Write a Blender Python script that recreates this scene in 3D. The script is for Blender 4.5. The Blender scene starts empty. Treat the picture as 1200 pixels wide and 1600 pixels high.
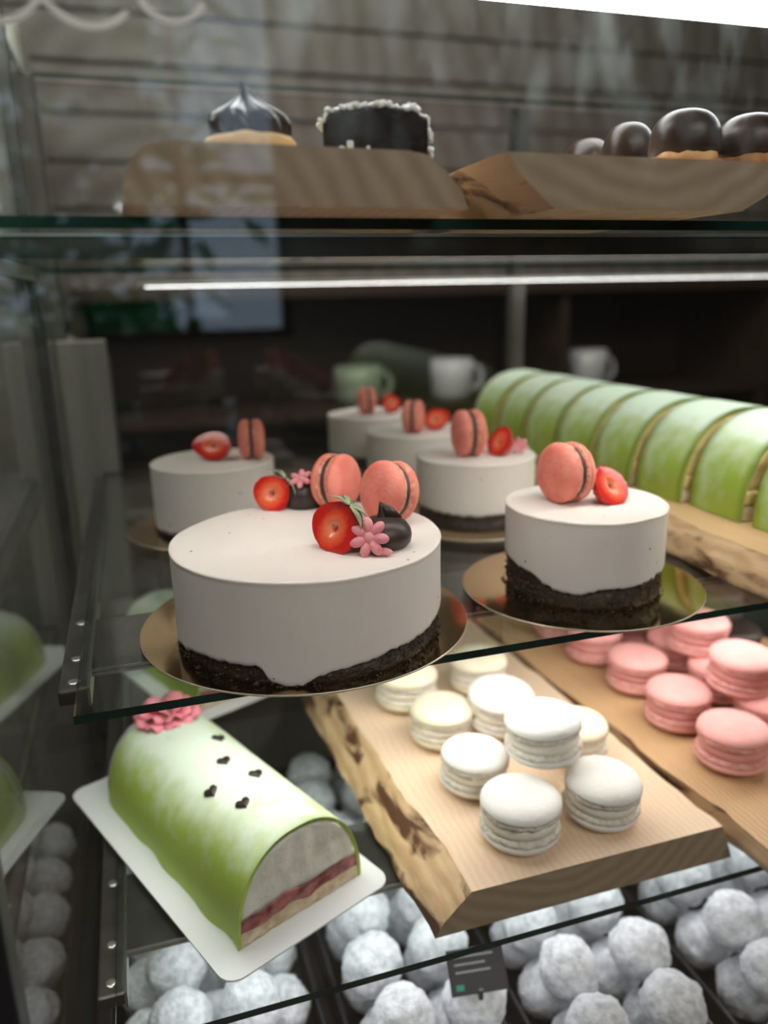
import bpy, bmesh, math, random
from mathutils import Vector, Matrix, noise
R = random.Random(7)
PI = math.pi
ZO = 1.2                      # height of the camera above the floor; scene heights below are given from the eye level
sc = bpy.context.scene
C = sc.collection

# ---------------------------------------------------------------- camera
CAMM = ((0.95245753, -0.30393323, -0.02119537), (-0.10085294, -0.24887463, -0.96327052), (0.28749493, 0.91961188, -0.26769507))
cd = bpy.data.cameras.new('camera')
cam = bpy.data.objects.new('camera', cd)
C.objects.link(cam)
rt, dn, fw = (Vector(v).normalized() for v in CAMM)
m = Matrix((rt, -dn, -fw)).transposed().to_4x4()
m.translation = Vector((0, 0, ZO))
cam.matrix_world = m
cd.sensor_fit = 'VERTICAL'
cd.sensor_height = 36
cd.lens = 1222 / 1600 * 36
cd.clip_start = .01
cd.dof.use_dof = True
cd.dof.focus_distance = .525
cd.dof.aperture_fstop = 3.2
sc.camera = cam

# ---------------------------------------------------------------- world, colour, lights
w = bpy.data.worlds.new('world')
sc.world = w
w.use_nodes = True
w.node_tree.nodes['Background'].inputs[0].default_value = (.62, .80, 1, 1)
w.node_tree.nodes['Background'].inputs[1].default_value = 1.5
vs = sc.view_settings
vs.view_transform = 'Standard'
vs.look = 'None'
vs.exposure = 0
vs.gamma = 1
vs.use_curve_mapping = False
sc.cycles.use_denoising = True
sc.cycles.transparent_max_bounces = 32
sc.cycles.max_bounces = 10
sc.cycles.glossy_bounces = 5
sc.cycles.caustics_reflective = False
sc.cycles.sample_clamp_indirect = 4.0


def area(name, loc, target, sx, sy, power, col=(1, 1, 1)):
    l = bpy.data.lights.new(name, 'AREA')
    l.shape = 'RECTANGLE'
    l.size, l.size_y, l.energy, l.color = sx, sy, power, col
    o = bpy.data.objects.new(name, l)
    C.objects.link(o)
    o.location = Vector(loc) + Vector((0, 0, ZO))
    d = Vector(target) - Vector(loc)
    o.rotation_euler = d.to_track_quat('-Z', 'Y').to_euler()
    return o


LED_STRENGTH = 9.0
area('fill_light_shop', (.6, 1.35, 1.3), (.5, 2.2, 0), 1.8, .5, 23, (1, .93, .84))  # unseen light added to brighten the plank wall and cabinet
area('fill_light_customer_side', (.5, -1.1, 1.25), (.5, -.2, 0), 1.8, .9, 34, (1, .95, .88))  # unseen light added as ambient for the cake fronts
area('fill_light_left', (-.75, .75, 1.2), (-.25, 1.6, -.4), .6, .3, 15, (1, .97, .92))  # unseen light added to lift the grey cabinet and the cakes' left sides

# ---------------------------------------------------------------- materials
MATS = {}


def mat(name, col, rough=.5, metal=0., col2=None, nscale=20., namt=.5, bump=0., bscale=None, sss=0., coat=0., spec=.5, emit=None, stretch=(1, 1, 1), ramp=(.35, .65), detail=4):
    if name in MATS:
        return MATS[name]
    ma = bpy.data.materials.new(name)
    ma.use_nodes = True
    nt = ma.node_tree
    b = nt.nodes['Principled BSDF']
    b.inputs['Base Color'].default_value = (*col, 1)
    b.inputs['Roughness'].default_value = rough
    b.inputs['Metallic'].default_value = metal
    b.inputs['Specular IOR Level'].default_value = spec
    if sss:
        b.inputs['Subsurface Weight'].default_value = sss
        b.inputs['Subsurface Radius'].default_value = (.004, .0025, .002)
        b.inputs['Subsurface Scale'].default_value = 1
    if coat:
        b.inputs['Coat Weight'].default_value = coat
        b.inputs['Coat Roughness'].default_value = .08
    if emit:
        b.inputs['Emission Color'].default_value = (*emit[0], 1)
        b.inputs['Emission Strength'].default_value = emit[1]
    tc = nt.nodes.new('ShaderNodeTexCoord')
    mp = nt.nodes.new('ShaderNodeMapping')
    mp.inputs['Scale'].default_value = stretch
    nt.links.new(tc.outputs['Object'], mp.inputs[0])
    if col2:
        n = nt.nodes.new('ShaderNodeTexNoise')
        n.inputs['Scale'].default_value = nscale
        n.inputs['Detail'].default_value = detail
        nt.links.new(mp.outputs[0], n.inputs['Vector'])
        r = nt.nodes.new('ShaderNodeValToRGB')
        r.color_ramp.elements[0].position, r.color_ramp.elements[1].position = ramp
        r.color_ramp.elements[0].color = (*col, 1)
        r.color_ramp.elements[1].color = (*[a + (c - a) * namt * 2 if namt < .5 else c for a, c in zip(col, col2)], 1)
        nt.links.new(n.outputs[0], r.inputs[0])
        nt.links.new(r.outputs[0], b.inputs['Base Color'])
    if bump:
        n = nt.nodes.new('ShaderNodeTexNoise')
        n.inputs['Scale'].default_value = bscale or nscale
        n.inputs['Detail'].default_value = 5
        nt.links.new(mp.outputs[0], n.inputs['Vector'])
        bp = nt.nodes.new('ShaderNodeBump')
        bp.inputs['Strength'].default_value = min(1, bump)
        bp.inputs['Distance'].default_value = .001 * max(1, bump)
        nt.links.new(n.outputs[0], bp.inputs['Height'])
        nt.links.new(bp.outputs[0], b.inputs['Normal'])
    MATS[name] = ma
    return ma


def N(nt, typ, **kw):
    n = nt.nodes.new(typ)
    for k, v in kw.items():
        if k.startswith('i_'):
            n.inputs[k[2:].replace('_', ' ')].default_value = v
        else:
            setattr(n, k, v)
    return n


def glass_mat(name, tint=(.97, .985, .98), smudge=False, gain=1.):
    """Pane of window glass: Fresnel mix of a mirror and a clear tint, the same from both sides."""
    ma = bpy.data.materials.new(name)
    ma.use_nodes = True
    nt = ma.node_tree
    nt.nodes.remove(nt.nodes['Principled BSDF'])
    out = nt.nodes['Material Output']
    geo = N(nt, 'ShaderNodeNewGeometry')
    mr = N(nt, 'ShaderNodeMapRange')
    mr.inputs['To Min'].default_value = 1.5
    mr.inputs['To Max'].default_value = 1 / 1.5
    nt.links.new(geo.outputs['Backfacing'], mr.inputs['Value'])
    fr = N(nt, 'ShaderNodeFresnel')
    nt.links.new(mr.outputs[0], fr.inputs['IOR'])
    mul = N(nt, 'ShaderNodeMath', operation='MULTIPLY')
    mul.inputs[1].default_value = gain
    nt.links.new(fr.outputs[0], mul.inputs[0])
    tr = N(nt, 'ShaderNodeBsdfTransparent')
    tr.inputs[0].default_value = (*tint, 1)
    gl = N(nt, 'ShaderNodeBsdfGlossy')
    gl.inputs['Roughness'].default_value = .0
    mx = N(nt, 'ShaderNodeMixShader')
    nt.links.new(mul.outputs[0], mx.inputs[0])
    nt.links.new(tr.outputs[0], mx.inputs[1])
    nt.links.new(gl.outputs[0], mx.inputs[2])
    last = mx
    if smudge:                       # greasy finger marks and wiping streaks along the upper rim of the pane
        tc = N(nt, 'ShaderNodeTexCoord')
        sx = N(nt, 'ShaderNodeSeparateXYZ')
        nt.links.new(tc.outputs['Object'], sx.inputs[0])
        band = N(nt, 'ShaderNodeMapRange')
        band.inputs['From Min'].default_value = .045
        band.inputs['From Max'].default_value = .125
        nt.links.new(sx.outputs['Z'], band.inputs['Value'])
        mp = N(nt, 'ShaderNodeMapping')
        mp.inputs['Scale'].default_value = (1, 1, .45)
        nt.links.new(tc.outputs['Object'], mp.inputs[0])
        n1 = N(nt, 'ShaderNodeTexNoise', i_Scale=55., i_Detail=4.)
        nt.links.new(mp.outputs[0], n1.inputs['Vector'])
        rp = N(nt, 'ShaderNodeMapRange')
        rp.inputs['From Min'].default_value = .5
        rp.inputs['From Max'].default_value = .78
        nt.links.new(n1.outputs[0], rp.inputs['Value'])
        a = N(nt, 'ShaderNodeMath', operation='MULTIPLY')
        nt.links.new(band.outputs[0], a.inputs[0])
        nt.links.new(rp.outputs[0], a.inputs[1])
        b = N(nt, 'ShaderNodeMath', operation='MULTIPLY')
        b.inputs[1].default_value = .13
        nt.links.new(a.outputs[0], b.inputs[0])
        df = N(nt, 'ShaderNodeBsdfTranslucent')
        df.inputs[0].default_value = (.75, .9, .95, 1)
        mx2 = N(nt, 'ShaderNodeMixShader')
        nt.links.new(b.outputs[0], mx2.inputs[0])
        nt.links.new(mx.outputs[0], mx2.inputs[1])
        nt.links.new(df.outputs[0], mx2.inputs[2])
        last = mx2
    nt.links.new(last.outputs[0], out.inputs[0])
    return ma


def wood_mat(name, light, dark, ring=(.1, 0, -.12), scale=120., amt=.5, bark=False, rough=.55, bk=.47):
    ma = bpy.data.materials.new(name)
    ma.use_nodes = True
    nt = ma.node_tree
    b = nt.nodes['Principled BSDF']
    b.inputs['Roughness'].default_value = rough
    b.inputs['Specular IOR Level'].default_value = .3
    tc = N(nt, 'ShaderNodeTexCoord')
    mp = N(nt, 'ShaderNodeMapping')
    mp.inputs['Location'].default_value = (-ring[0], -ring[1], -ring[2])
    nt.links.new(tc.outputs['Object'], mp.inputs[0])
    wv = N(nt, 'ShaderNodeTexWave', wave_type='RINGS', rings_direction='Y')
    wv.inputs['Scale'].default_value = scale
    wv.inputs['Distortion'].default_value = 6
    wv.inputs['Detail'].default_value = 3
    wv.inputs['Detail Scale'].default_value = .6
    nt.links.new(mp.outputs[0], wv.inputs['Vector'])
    mp2 = N(nt, 'ShaderNodeMapping')
    mp2.inputs['Scale'].default_value = (1, .12, 1)
    nt.links.new(tc.outputs['Object'], mp2.inputs[0])
    n = N(nt, 'ShaderNodeTexNoise', i_Scale=90., i_Detail=5.)
    nt.links.new(mp2.outputs[0], n.inputs['Vector'])
    ad = N(nt, 'ShaderNodeMixRGB', blend_type='MIX')
    ad.inputs[0].default_value = .45
    nt.links.new(wv.outputs[0], ad.inputs[1])
    nt.links.new(n.outputs[0], ad.inputs[2])
    r = N(nt, 'ShaderNodeValToRGB')
    r.color_ramp.elements[0].position = .2
    r.color_ramp.elements[1].position = .8
    r.color_ramp.elements[0].color = (*[l + (d - l) * amt for l, d in zip(light, dark)], 1)
    r.color_ramp.elements[1].color = (*light, 1)
    nt.links.new(ad.outputs[0], r.inputs[0])
    src = r.outputs[0]
    if bark:
        mp3 = N(nt, 'ShaderNodeMapping')
        mp3.inputs['Scale'].default_value = (1.1, .5, 1.6)
        nt.links.new(tc.outputs['Object'], mp3.inputs[0])
        n3 = N(nt, 'ShaderNodeTexNoise', i_Scale=28., i_Detail=6., i_Distortion=.6)
        nt.links.new(mp3.outputs[0], n3.inputs['Vector'])
        r3 = N(nt, 'ShaderNodeValToRGB')
        r3.color_ramp.elements[0].position = bk
        r3.color_ramp.elements[1].position = bk + .09
        nt.links.new(n3.outputs[0], r3.inputs[0])
        mx = N(nt, 'ShaderNodeMixRGB')
        nt.links.new(r3.outputs[0], mx.inputs[0])
        nt.links.new(src, mx.inputs[1])
        mx.inputs[2].default_value = (.10, .045, .022, 1)
        src = mx.outputs[0]
    nt.links.new(src, b.inputs['Base Color'])
    bp = N(nt, 'ShaderNodeBump')
    bp.inputs['Strength'].default_value = .35 if not bark else .9
    bp.inputs['Distance'].default_value = .0006 if not bark else .002
    nt.links.new(n.outputs[0], bp.inputs['Height'])
    nt.links.new(bp.outputs[0], b.inputs['Normal'])
    return ma


def mousse_mat():
    ma = bpy.data.materials.new('mousse')
    ma.use_nodes = True
    nt = ma.node_tree
    b = nt.nodes['Principled BSDF']
    b.inputs['Roughness'].default_value = .5
    b.inputs['Specular IOR Level'].default_value = .35
    b.inputs['Subsurface Weight'].default_value = .25
    b.inputs['Subsurface Radius'].default_value = (.004, .003, .002)
    b.inputs['Subsurface Scale'].default_value = 1
    tc = N(nt, 'ShaderNodeTexCoord')
    v = N(nt, 'ShaderNodeTexVoronoi', i_Scale=95.)
    nt.links.new(tc.outputs['Object'], v.inputs['Vector'])
    wn = N(nt, 'ShaderNodeSeparateColor')
    nt.links.new(v.outputs['Color'], wn.inputs[0])
    sel = N(nt, 'ShaderNodeMath', operation='GREATER_THAN')
    sel.inputs[1].default_value = .8
    nt.links.new(wn.outputs[0], sel.inputs[0])
    near = N(nt, 'ShaderNodeMath', operation='LESS_THAN')
    near.inputs[1].default_value = .1
    nt.links.new(v.outputs['Distance'], near.inputs[0])
    mu = N(nt, 'ShaderNodeMath', operation='MULTIPLY')
    nt.links.new(sel.outputs[0], mu.inputs[0])
    nt.links.new(near.outputs[0], mu.inputs[1])
    mx = N(nt, 'ShaderNodeMixRGB')
    nt.links.new(mu.outputs[0], mx.inputs[0])
    mx.inputs[1].default_value = (.81, .745, .695, 1)
    mx.inputs[2].default_value = (.22, .13, .1, 1)
    nt.links.new(mx.outputs[0], b.inputs['Base Color'])
    n = N(nt, 'ShaderNodeTexNoise', i_Scale=110., i_Detail=3.)
    nt.links.new(tc.outputs['Object'], n.inputs['Vector'])
    n2 = N(nt, 'ShaderNodeTexNoise', i_Scale=18., i_Detail=2.)
    nt.links.new(tc.outputs['Object'], n2.inputs['Vector'])
    ad = N(nt, 'ShaderNodeMath', operation='MULTIPLY_ADD')
    ad.inputs[1].default_value = 2.5
    nt.links.new(n2.outputs[0], ad.inputs[0])
    nt.links.new(n.outputs[0], ad.inputs[2])
    bp = N(nt, 'ShaderNodeBump')
    bp.inputs['Strength'].default_value = .3
    bp.inputs['Distance'].default_value = .0008
    nt.links.new(ad.outputs[0], bp.inputs['Height'])
    nt.links.new(bp.outputs[0], b.inputs['Normal'])
    return ma


def marzipan_mat(name, green, top=.25):
    """Green marzipan dusted with icing sugar where the roll faces up."""
    ma = bpy.data.materials.new(name)
    ma.use_nodes = True
    nt = ma.node_tree
    b = nt.nodes['Principled BSDF']
    b.inputs['Roughness'].default_value = .6
    b.inputs['Subsurface Weight'].default_value = .15
    b.inputs['Subsurface Radius'].default_value = (.003, .004, .002)
    b.inputs['Subsurface Scale'].default_value = 1
    tc = N(nt, 'ShaderNodeTexCoord')
    sx = N(nt, 'ShaderNodeSeparateXYZ')
    nt.links.new(tc.outputs['Normal'], sx.inputs[0])
    n = N(nt, 'ShaderNodeTexNoise', i_Scale=60., i_Detail=6.)
    nt.links.new(tc.outputs['Object'], n.inputs['Vector'])
    n2 = N(nt, 'ShaderNodeTexNoise', i_Scale=9., i_Detail=2.)
    nt.links.new(tc.outputs['Object'], n2.inputs['Vector'])
    a = N(nt, 'ShaderNodeMath', operation='MULTIPLY_ADD')
    a.inputs[1].default_value = .9
    nt.links.new(n.outputs[0], a.inputs[0])
    nt.links.new(sx.outputs['Z'], a.inputs[2])
    a2 = N(nt, 'ShaderNodeMath', operation='MULTIPLY_ADD')
    a2.inputs[1].default_value = .8
    nt.links.new(n2.outputs[0], a2.inputs[0])
    nt.links.new(a.outputs[0], a2.inputs[2])
    mr = N(nt, 'ShaderNodeMapRange')
    mr.inputs['From Min'].default_value = 1.1 + top
    mr.inputs['From Max'].default_value = 1.75 + top
    mr.inputs['To Max'].default_value = .74
    nt.links.new(a2.outputs[0], mr.inputs['Value'])
    mx = N(nt, 'ShaderNodeMixRGB')
    nt.links.new(mr.outputs[0], mx.inputs[0])
    mx.inputs[1].default_value = (*green, 1)
    mx.inputs[2].default_value = (.80, .90, .84, 1)
    nt.links.new(mx.outputs[0], b.inputs['Base Color'])
    bp = N(nt, 'ShaderNodeBump')
    bp.inputs['Strength'].default_value = .3
    bp.inputs['Distance'].default_value = .0008
    nt.links.new(n.outputs[0], bp.inputs['Height'])
    nt.links.new(bp.outputs[0], b.inputs['Normal'])
    return ma


def strawberry_cut_mat():
    ma = bpy.data.materials.new('strawberry_cut')
    ma.use_nodes = True
    nt = ma.node_tree
    b = nt.nodes['Principled BSDF']
    b.inputs['Roughness'].default_value = .22
    b.inputs['Subsurface Weight'].default_value = .2
    b.inputs['Subsurface Radius'].default_value = (.004, .001, .001)
    b.inputs['Subsurface Scale'].default_value = 1
    tc = N(nt, 'ShaderNodeTexCoord')
    mp = N(nt, 'ShaderNodeMapping')
    mp.inputs['Scale'].default_value = (46, 58, 0)
    mp.inputs['Location'].default_value = (.06, 0, 0)
    nt.links.new(tc.outputs['Object'], mp.inputs[0])
    n = N(nt, 'ShaderNodeTexNoise', i_Scale=260., i_Detail=3.)
    nt.links.new(tc.outputs['Object'], n.inputs['Vector'])
    ln = N(nt, 'ShaderNodeVectorMath', operation='LENGTH')
    nt.links.new(mp.outputs[0], ln.inputs[0])
    a = N(nt, 'ShaderNodeMath', operation='MULTIPLY_ADD')
    a.inputs[1].default_value = .3
    nt.links.new(n.outputs[0], a.inputs[0])
    nt.links.new(ln.outputs['Value'], a.inputs[2])
    r = N(nt, 'ShaderNodeValToRGB')
    cr = r.color_ramp
    cr.elements[0].position = .1
    cr.elements[0].color = (.45, .05, .02, 1)
    cr.elements[1].position = 1.15 / 1.3
    cr.elements[1].color = (.55, .012, .008, 1)
    for p, c in ((.24, (.42, .04, .02, 1)), (.34, (.80, .30, .18, 1)), (.48, (.80, .17, .07, 1)), (.74, (.72, .06, .025, 1))):
        e = cr.elements.new(p)
        e.color = c
    nt.links.new(a.outputs[0], r.inputs[0])
    nt.links.new(r.outputs[0], b.inputs['Base Color'])
    bp = N(nt, 'ShaderNodeBump')
    bp.inputs['Strength'].default_value = .4
    bp.inputs['Distance'].default_value = .0006
    nt.links.new(n.outputs[0], bp.inputs['Height'])
    nt.links.new(bp.outputs[0], b.inputs['Normal'])
    return ma


GLASS = glass_mat('shelf_glass', (.95, .975, .965))
GLASSLOW = glass_mat('low_reflection_glass', (.95, .975, .965), gain=.3)
SIDEGLASS = glass_mat('side_glass', (.92, .94, .92), gain=1.1)
FRONTGLASS = glass_mat('front_glass', (.985, .99, .99), smudge=True)
REARGLASS = glass_mat('rear_glass', (.85, .85, .84))
EDGE = mat('glass_edge', (.003, .014, .012), .25, spec=.25, col2=(.006, .03, .024), nscale=30)
MOUSSE = mousse_mat()
CRUMB = mat('chocolate_crumb', (.012, .006, .004), .35, col2=(.035, .016, .010), nscale=160, bump=3, bscale=260, spec=.6)
GOLD = mat('gold_card', (.50, .33, .17), .09, 1, col2=(.56, .38, .20), nscale=8, bump=.05, bscale=25)
GOLDPALE = mat('pale_gold_card', (.66, .46, .26), .3, .75, col2=(.72, .50, .30), nscale=12, bump=.05)
GOLDRIM = mat('gold_card_rim', (.75, .68, .55), .35, .6, col2=(.6, .5, .36), nscale=40)
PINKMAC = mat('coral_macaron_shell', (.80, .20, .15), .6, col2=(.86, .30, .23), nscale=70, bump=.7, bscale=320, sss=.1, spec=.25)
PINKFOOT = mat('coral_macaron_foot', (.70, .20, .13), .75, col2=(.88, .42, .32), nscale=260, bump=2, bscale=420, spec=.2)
CHOCFILL = mat('chocolate_filling', (.035, .02, .016), .4, bump=1, bscale=200, col2=(.06, .035, .025))
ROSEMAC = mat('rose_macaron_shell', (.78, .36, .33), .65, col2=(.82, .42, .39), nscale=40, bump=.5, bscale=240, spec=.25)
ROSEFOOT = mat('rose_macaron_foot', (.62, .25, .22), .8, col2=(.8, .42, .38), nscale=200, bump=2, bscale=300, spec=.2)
ROSEFILL = mat('rose_filling', (.58, .22, .2), .6, bump=1, bscale=200, col2=(.7, .32, .3))
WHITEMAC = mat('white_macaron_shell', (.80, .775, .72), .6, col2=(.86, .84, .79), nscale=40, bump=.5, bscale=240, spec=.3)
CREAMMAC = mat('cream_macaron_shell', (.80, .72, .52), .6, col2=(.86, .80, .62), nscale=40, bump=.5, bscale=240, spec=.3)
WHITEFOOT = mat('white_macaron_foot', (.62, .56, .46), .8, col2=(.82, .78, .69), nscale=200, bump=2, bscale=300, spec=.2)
WHITEFILL = mat('white_filling', (.78, .72, .6), .55, bump=1, bscale=180, col2=(.84, .79, .7))
CHOC = mat('dark_chocolate', (.026, .015, .011), .34, col2=(.045, .027, .02), nscale=30, bump=.25, bscale=120, spec=.3)
CHOCSATIN = mat('satin_chocolate', (.03, .019, .016), .38, col2=(.045, .03, .025), nscale=30, bump=.2, bscale=120, spec=.4)
CHOCBAR = mat('matt_chocolate', (.010, .008, .008), .7, spec=.2, col2=(.02, .016, .015), nscale=120, bump=2, bscale=200)
PASTRY = mat('choux_pastry', (.74, .48, .24), .7, col2=(.42, .20, .08), nscale=60, bump=2, bscale=120)
SHORTCRUST = mat('shortcrust', (.88, .64, .34), .7, col2=(.80, .54, .26), nscale=60, bump=1.5, bscale=240)
COCONUT = mat('coconut_flake', (.80, .84, .82), .6, col2=(.7, .74, .72), nscale=200)
FLESH = mat('strawberry_skin', (.50, .012, .010), .25, col2=(.62, .03, .015), nscale=60, bump=1.5, bscale=420, coat=.3)
SEED = mat('strawberry_seed', (.72, .42, .12), .5, col2=(.6, .3, .1), nscale=100)
SCUT = strawberry_cut_mat()
LEAF = mat('calyx_green', (.22, .27, .13), .6, col2=(.42, .46, .30), nscale=200, bump=.8)
PINKSUGAR = mat('pink_sugar', (.78, .26, .30), .5, col2=(.84, .38, .40), nscale=80, bump=.8, bscale=260, sss=.2)
MARZ = marzipan_mat('dusted_marzipan', (.40, .54, .08), .12)
MARZ2 = marzipan_mat('dusted_marzipan_slices', (.36, .50, .06), -.12)
MARZCUT = mat('marzipan_cut', (.42, .58, .07), .6, col2=(.5, .64, .12), nscale=80)
CREAM = mat('whipped_cream', (.74, .72, .64), .6, col2=(.62, .60, .50), nscale=50, bump=2.5, bscale=70, ramp=(.45, .75))
JAM = mat('raspberry_jam', (.13, .01, .015), .25, col2=(.48, .14, .13), nscale=70, bump=2.5, bscale=120)
SPONGE = mat('sponge', (.72, .60, .42), .85, col2=(.52, .38, .24), nscale=110, bump=3, bscale=200)
CUSTARD = mat('custard', (.62, .48, .20), .5, col2=(.42, .28, .12), nscale=60, bump=1)
CARDW = mat('white_card', (.80, .83, .82), .35, col2=(.76, .80, .79), nscale=5, spec=.5)
SNOW = mat('icing_sugar_ball', (.58, .59, .62), .9, col2=(.86, .87, .89), nscale=4, bump=1.6, bscale=8, spec=.2, ramp=(.32, .6))
BLACKTRAY = mat('black_plastic', (.012, .012, .014), .3, col2=(.02, .02, .022), nscale=10)
BLACKMAT = mat('black_paint', (.006, .006, .009), .5, col2=(.01, .01, .013), nscale=10)
STEEL = mat('brushed_steel', (.50, .50, .48), .28, 1, col2=(.42, .42, .4), nscale=60, stretch=(1, 8, 1))
STEELDK = mat('dull_steel', (.12, .115, .10), .35, .8, col2=(.08, .075, .07), nscale=40)
ALU = mat('aluminium', (.72, .72, .70), .3, 1, col2=(.66, .66, .64), nscale=30)
CASEFRAME = mat('case_frame', (.085, .078, .066), .45, .3, col2=(.12, .11, .095), nscale=12)
PLASTIC = mat('clear_pad', (.55, .57, .55), .15, col2=(.7, .72, .7), nscale=90, coat=.5)
LED = mat('led_diffuser', (.9, .9, .9), .5, emit=((.95, .99, 1), LED_STRENGTH), col2=(.88, .9, .9), nscale=4)
GREYFRAME = mat('grey_frame', (.20, .19, .165), .4, .2, col2=(.26, .25, .22), nscale=5, stretch=(8, 8, .3))
LEDREAR = mat('rear_led', (.9, .9, .9), .5, emit=((1, .98, .95), 7), col2=(.88, .9, .9), nscale=4)
LEDTRAY = mat('led_strip_dim', (.9, .9, .9), .5, emit=((.96, .98, 1), 4.4), col2=(.88, .9, .9), nscale=4)
LEDLOW = mat('led_strip_wide', (.9, .9, .9), .5, emit=((1, .98, .95), 7.6), col2=(.88, .9, .9), nscale=4)
LEDWARM = mat('led_strip', (.9, .9, .9), .5, emit=((1, .965, .92), 15), col2=(.88, .9, .9), nscale=4)
VINYL = mat('white_vinyl', (.80, .80, .77), .6, col2=(.58, .58, .55), nscale=20)
CASEDARK = mat('case_inner_dark', (.03, .028, .026), .5, col2=(.04, .038, .034), nscale=6)


# ---------------------------------------------------------------- object helpers
def link(name, me, ma=None, parent=None, loc=None, smooth=True):
    o = bpy.data.objects.new(name, me)
    C.objects.link(o)
    if ma:
        for x in (ma if isinstance(ma, (list, tuple)) else [ma]):
            me.materials.append(x)
    if parent:
        o.parent = parent
    if loc is not None:
        o.location = loc
    if smooth:
        me.shade_smooth()
    return o


def mesh(name, V, F, mi=None):
    me = bpy.data.meshes.new(name)
    me.from_pydata([tuple(v) for v in V], [], F)
    if mi:
        me.polygons.foreach_set('material_index', mi)
    bm = bmesh.new()
    bm.from_mesh(me)
    bmesh.ops.recalc_face_normals(bm, faces=bm.faces)
    bm.to_mesh(me)
    bm.free()
    return me


def thing(name, label, cat, loc=(0, 0, 0), rz=0, group=None):
    o = bpy.data.objects.new(name, None)
    o.empty_display_size = .02
    C.objects.link(o)
    o.location = (loc[0], loc[1], loc[2] + ZO)
    o.rotation_euler = (0, 0, rz)
    tag(o, label, cat, group)
    return o


def tag(o, label, cat, group=None, kind=None):
    if label:
        o['label'] = label
    if cat:
        o['category'] = cat
    if group:
        o['group'] = group
    if kind:
        o['kind'] = kind
    return o


def copy_tree(o, parent=None):
    c = o.copy()
    C.objects.link(c)
    if parent:
        c.parent = parent
    for ch in list(o.children):
        copy_tree(ch, c)
    return c


def box(x0, x1, y0, y1, z0, z1, bev=0., seg=2):
    bm = bmesh.new()
    bmesh.ops.create_cube(bm, size=1)
    bmesh.ops.scale(bm, vec=(x1 - x0, y1 - y0, z1 - z0), verts=bm.verts)
    bmesh.ops.translate(bm, vec=((x0 + x1) / 2, (y0 + y1) / 2, (z0 + z1) / 2), verts=bm.verts)
    if bev:
        bmesh.ops.bevel(bm, geom=bm.edges[:], offset=bev, segments=seg, affect='EDGES', profile=.5)
    me = bpy.data.meshes.new('box')
    bm.to_mesh(me)
    bm.free()
    return me


def lathe(prof, n=48, fn=None, cap0=True, cap1=True, a0=0., a1=2 * PI):
    """prof: (r, z) from bottom to top; fn(r, z, a, i) -> (r, z)"""
    full = abs(a1 - a0 - 2 * PI) < 1e-6
    V, F = [], []
    cols = n if full else n + 1
    for i, (r, z) in enumerate(prof):
        for k in range(cols):
            a = a0 + (a1 - a0) * k / n
            rr, zz = fn(r, z, a, i) if fn else (r, z)
            V.append((rr * math.cos(a), rr * math.sin(a), zz))
    for i in range(len(prof) - 1):
        for k in range(n):
            k2 = (k + 1) % cols
            F.append((i * cols + k, i * cols + k2, (i + 1) * cols + k2, (i + 1) * cols + k))
    if full:
        if cap0 and prof[0][0] > 1e-6:
            F.append(tuple(range(cols))[::-1])
        if cap1 and prof[-1][0] > 1e-6:
            F.append(tuple((len(prof) - 1) * cols + k for k in range(cols)))
    return V, F


def frame(o, loc, zdir, xdir=None):
    """Put o at loc with its local Z along zdir and its local X as near xdir as can be."""
    z = Vector(zdir).normalized()
    x = Vector(xdir) if xdir is not None else (Vector((0, 0, 1)) if abs(z.z) < .9 else Vector((1, 0, 0)))
    x = (x - z * x.dot(z)).normalized()
    y = z.cross(x)
    mt = Matrix((x, y, z)).transposed().to_4x4()
    mt.translation = Vector((loc[0], loc[1], loc[2] + ZO))
    o.matrix_world = mt
    return o


def ns(x, y=0., z=0.):
    return noise.noise(Vector((x, y, z)))


RT = Vector((.954, -.298, 0))       # to the right of the picture, level
FW = Vector((.298, .954, 0))        # away from the viewer, level
UP = Vector((0, 0, 1))


# ================================================================= THE ROOM
def struct(name, me, ma):
    o = link(name, me, ma, smooth=False)
    o.location.z = ZO
    o['kind'] = 'structure'
    return o


FLOORM = mat('floor_boards', (.10, .07, .05), .5, col2=(.15, .11, .08), nscale=6, stretch=(1, 6, 1))
WALLM = mat('dark_plaster', (.20, .18, .16), .8, col2=(.17, .155, .14), nscale=3)
WALLPALE = mat('pale_plaster', (.50, .52, .50), .8, col2=(.40, .43, .40), nscale=1.2)
CEILM = mat('ceiling_paint', (.16, .15, .14), .8, col2=(.14, .13, .12), nscale=3)
PLANKM = wood_mat('weathered_planks', (.30, .275, .245), (.16, .14, .12), scale=3, amt=.6)
WOODDK = wood_mat('dark_counter_wood', (.06, .036, .024), (.03, .018, .012), scale=14, amt=.8)
struct('floor', box(-2.4, 3.4, -3.4, 3.1, -ZO - .05, -ZO), FLOORM)
struct('ceiling', box(-2.4, 3.4, -2.6, 3.1, 1.4, 1.45), CEILM)
struct('wall_left', box(-2.45, -2.4, -2.6, 3.1, -ZO, 1.4), WALLM)
struct('wall_right', box(3.4, 3.45, -2.6, 3.1, -ZO, 1.4), WALLM)
wb = struct('wall_back', box(-2.4, 3.4, 3.02, 3.1, -ZO, 1.4), WALLM)
hgt = .15
z = -ZO
pmesh = box(-2.4, 3.4, 0, .024, .004, hgt - .006, .004, 1)
while z < 1.39:
    p = link('plank', pmesh, None if len(pmesh.materials) else PLANKM, wb, (R.uniform(-.3, 0) * 0, 2.996 - R.uniform(0, .008), z), False)
    z += hgt
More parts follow.
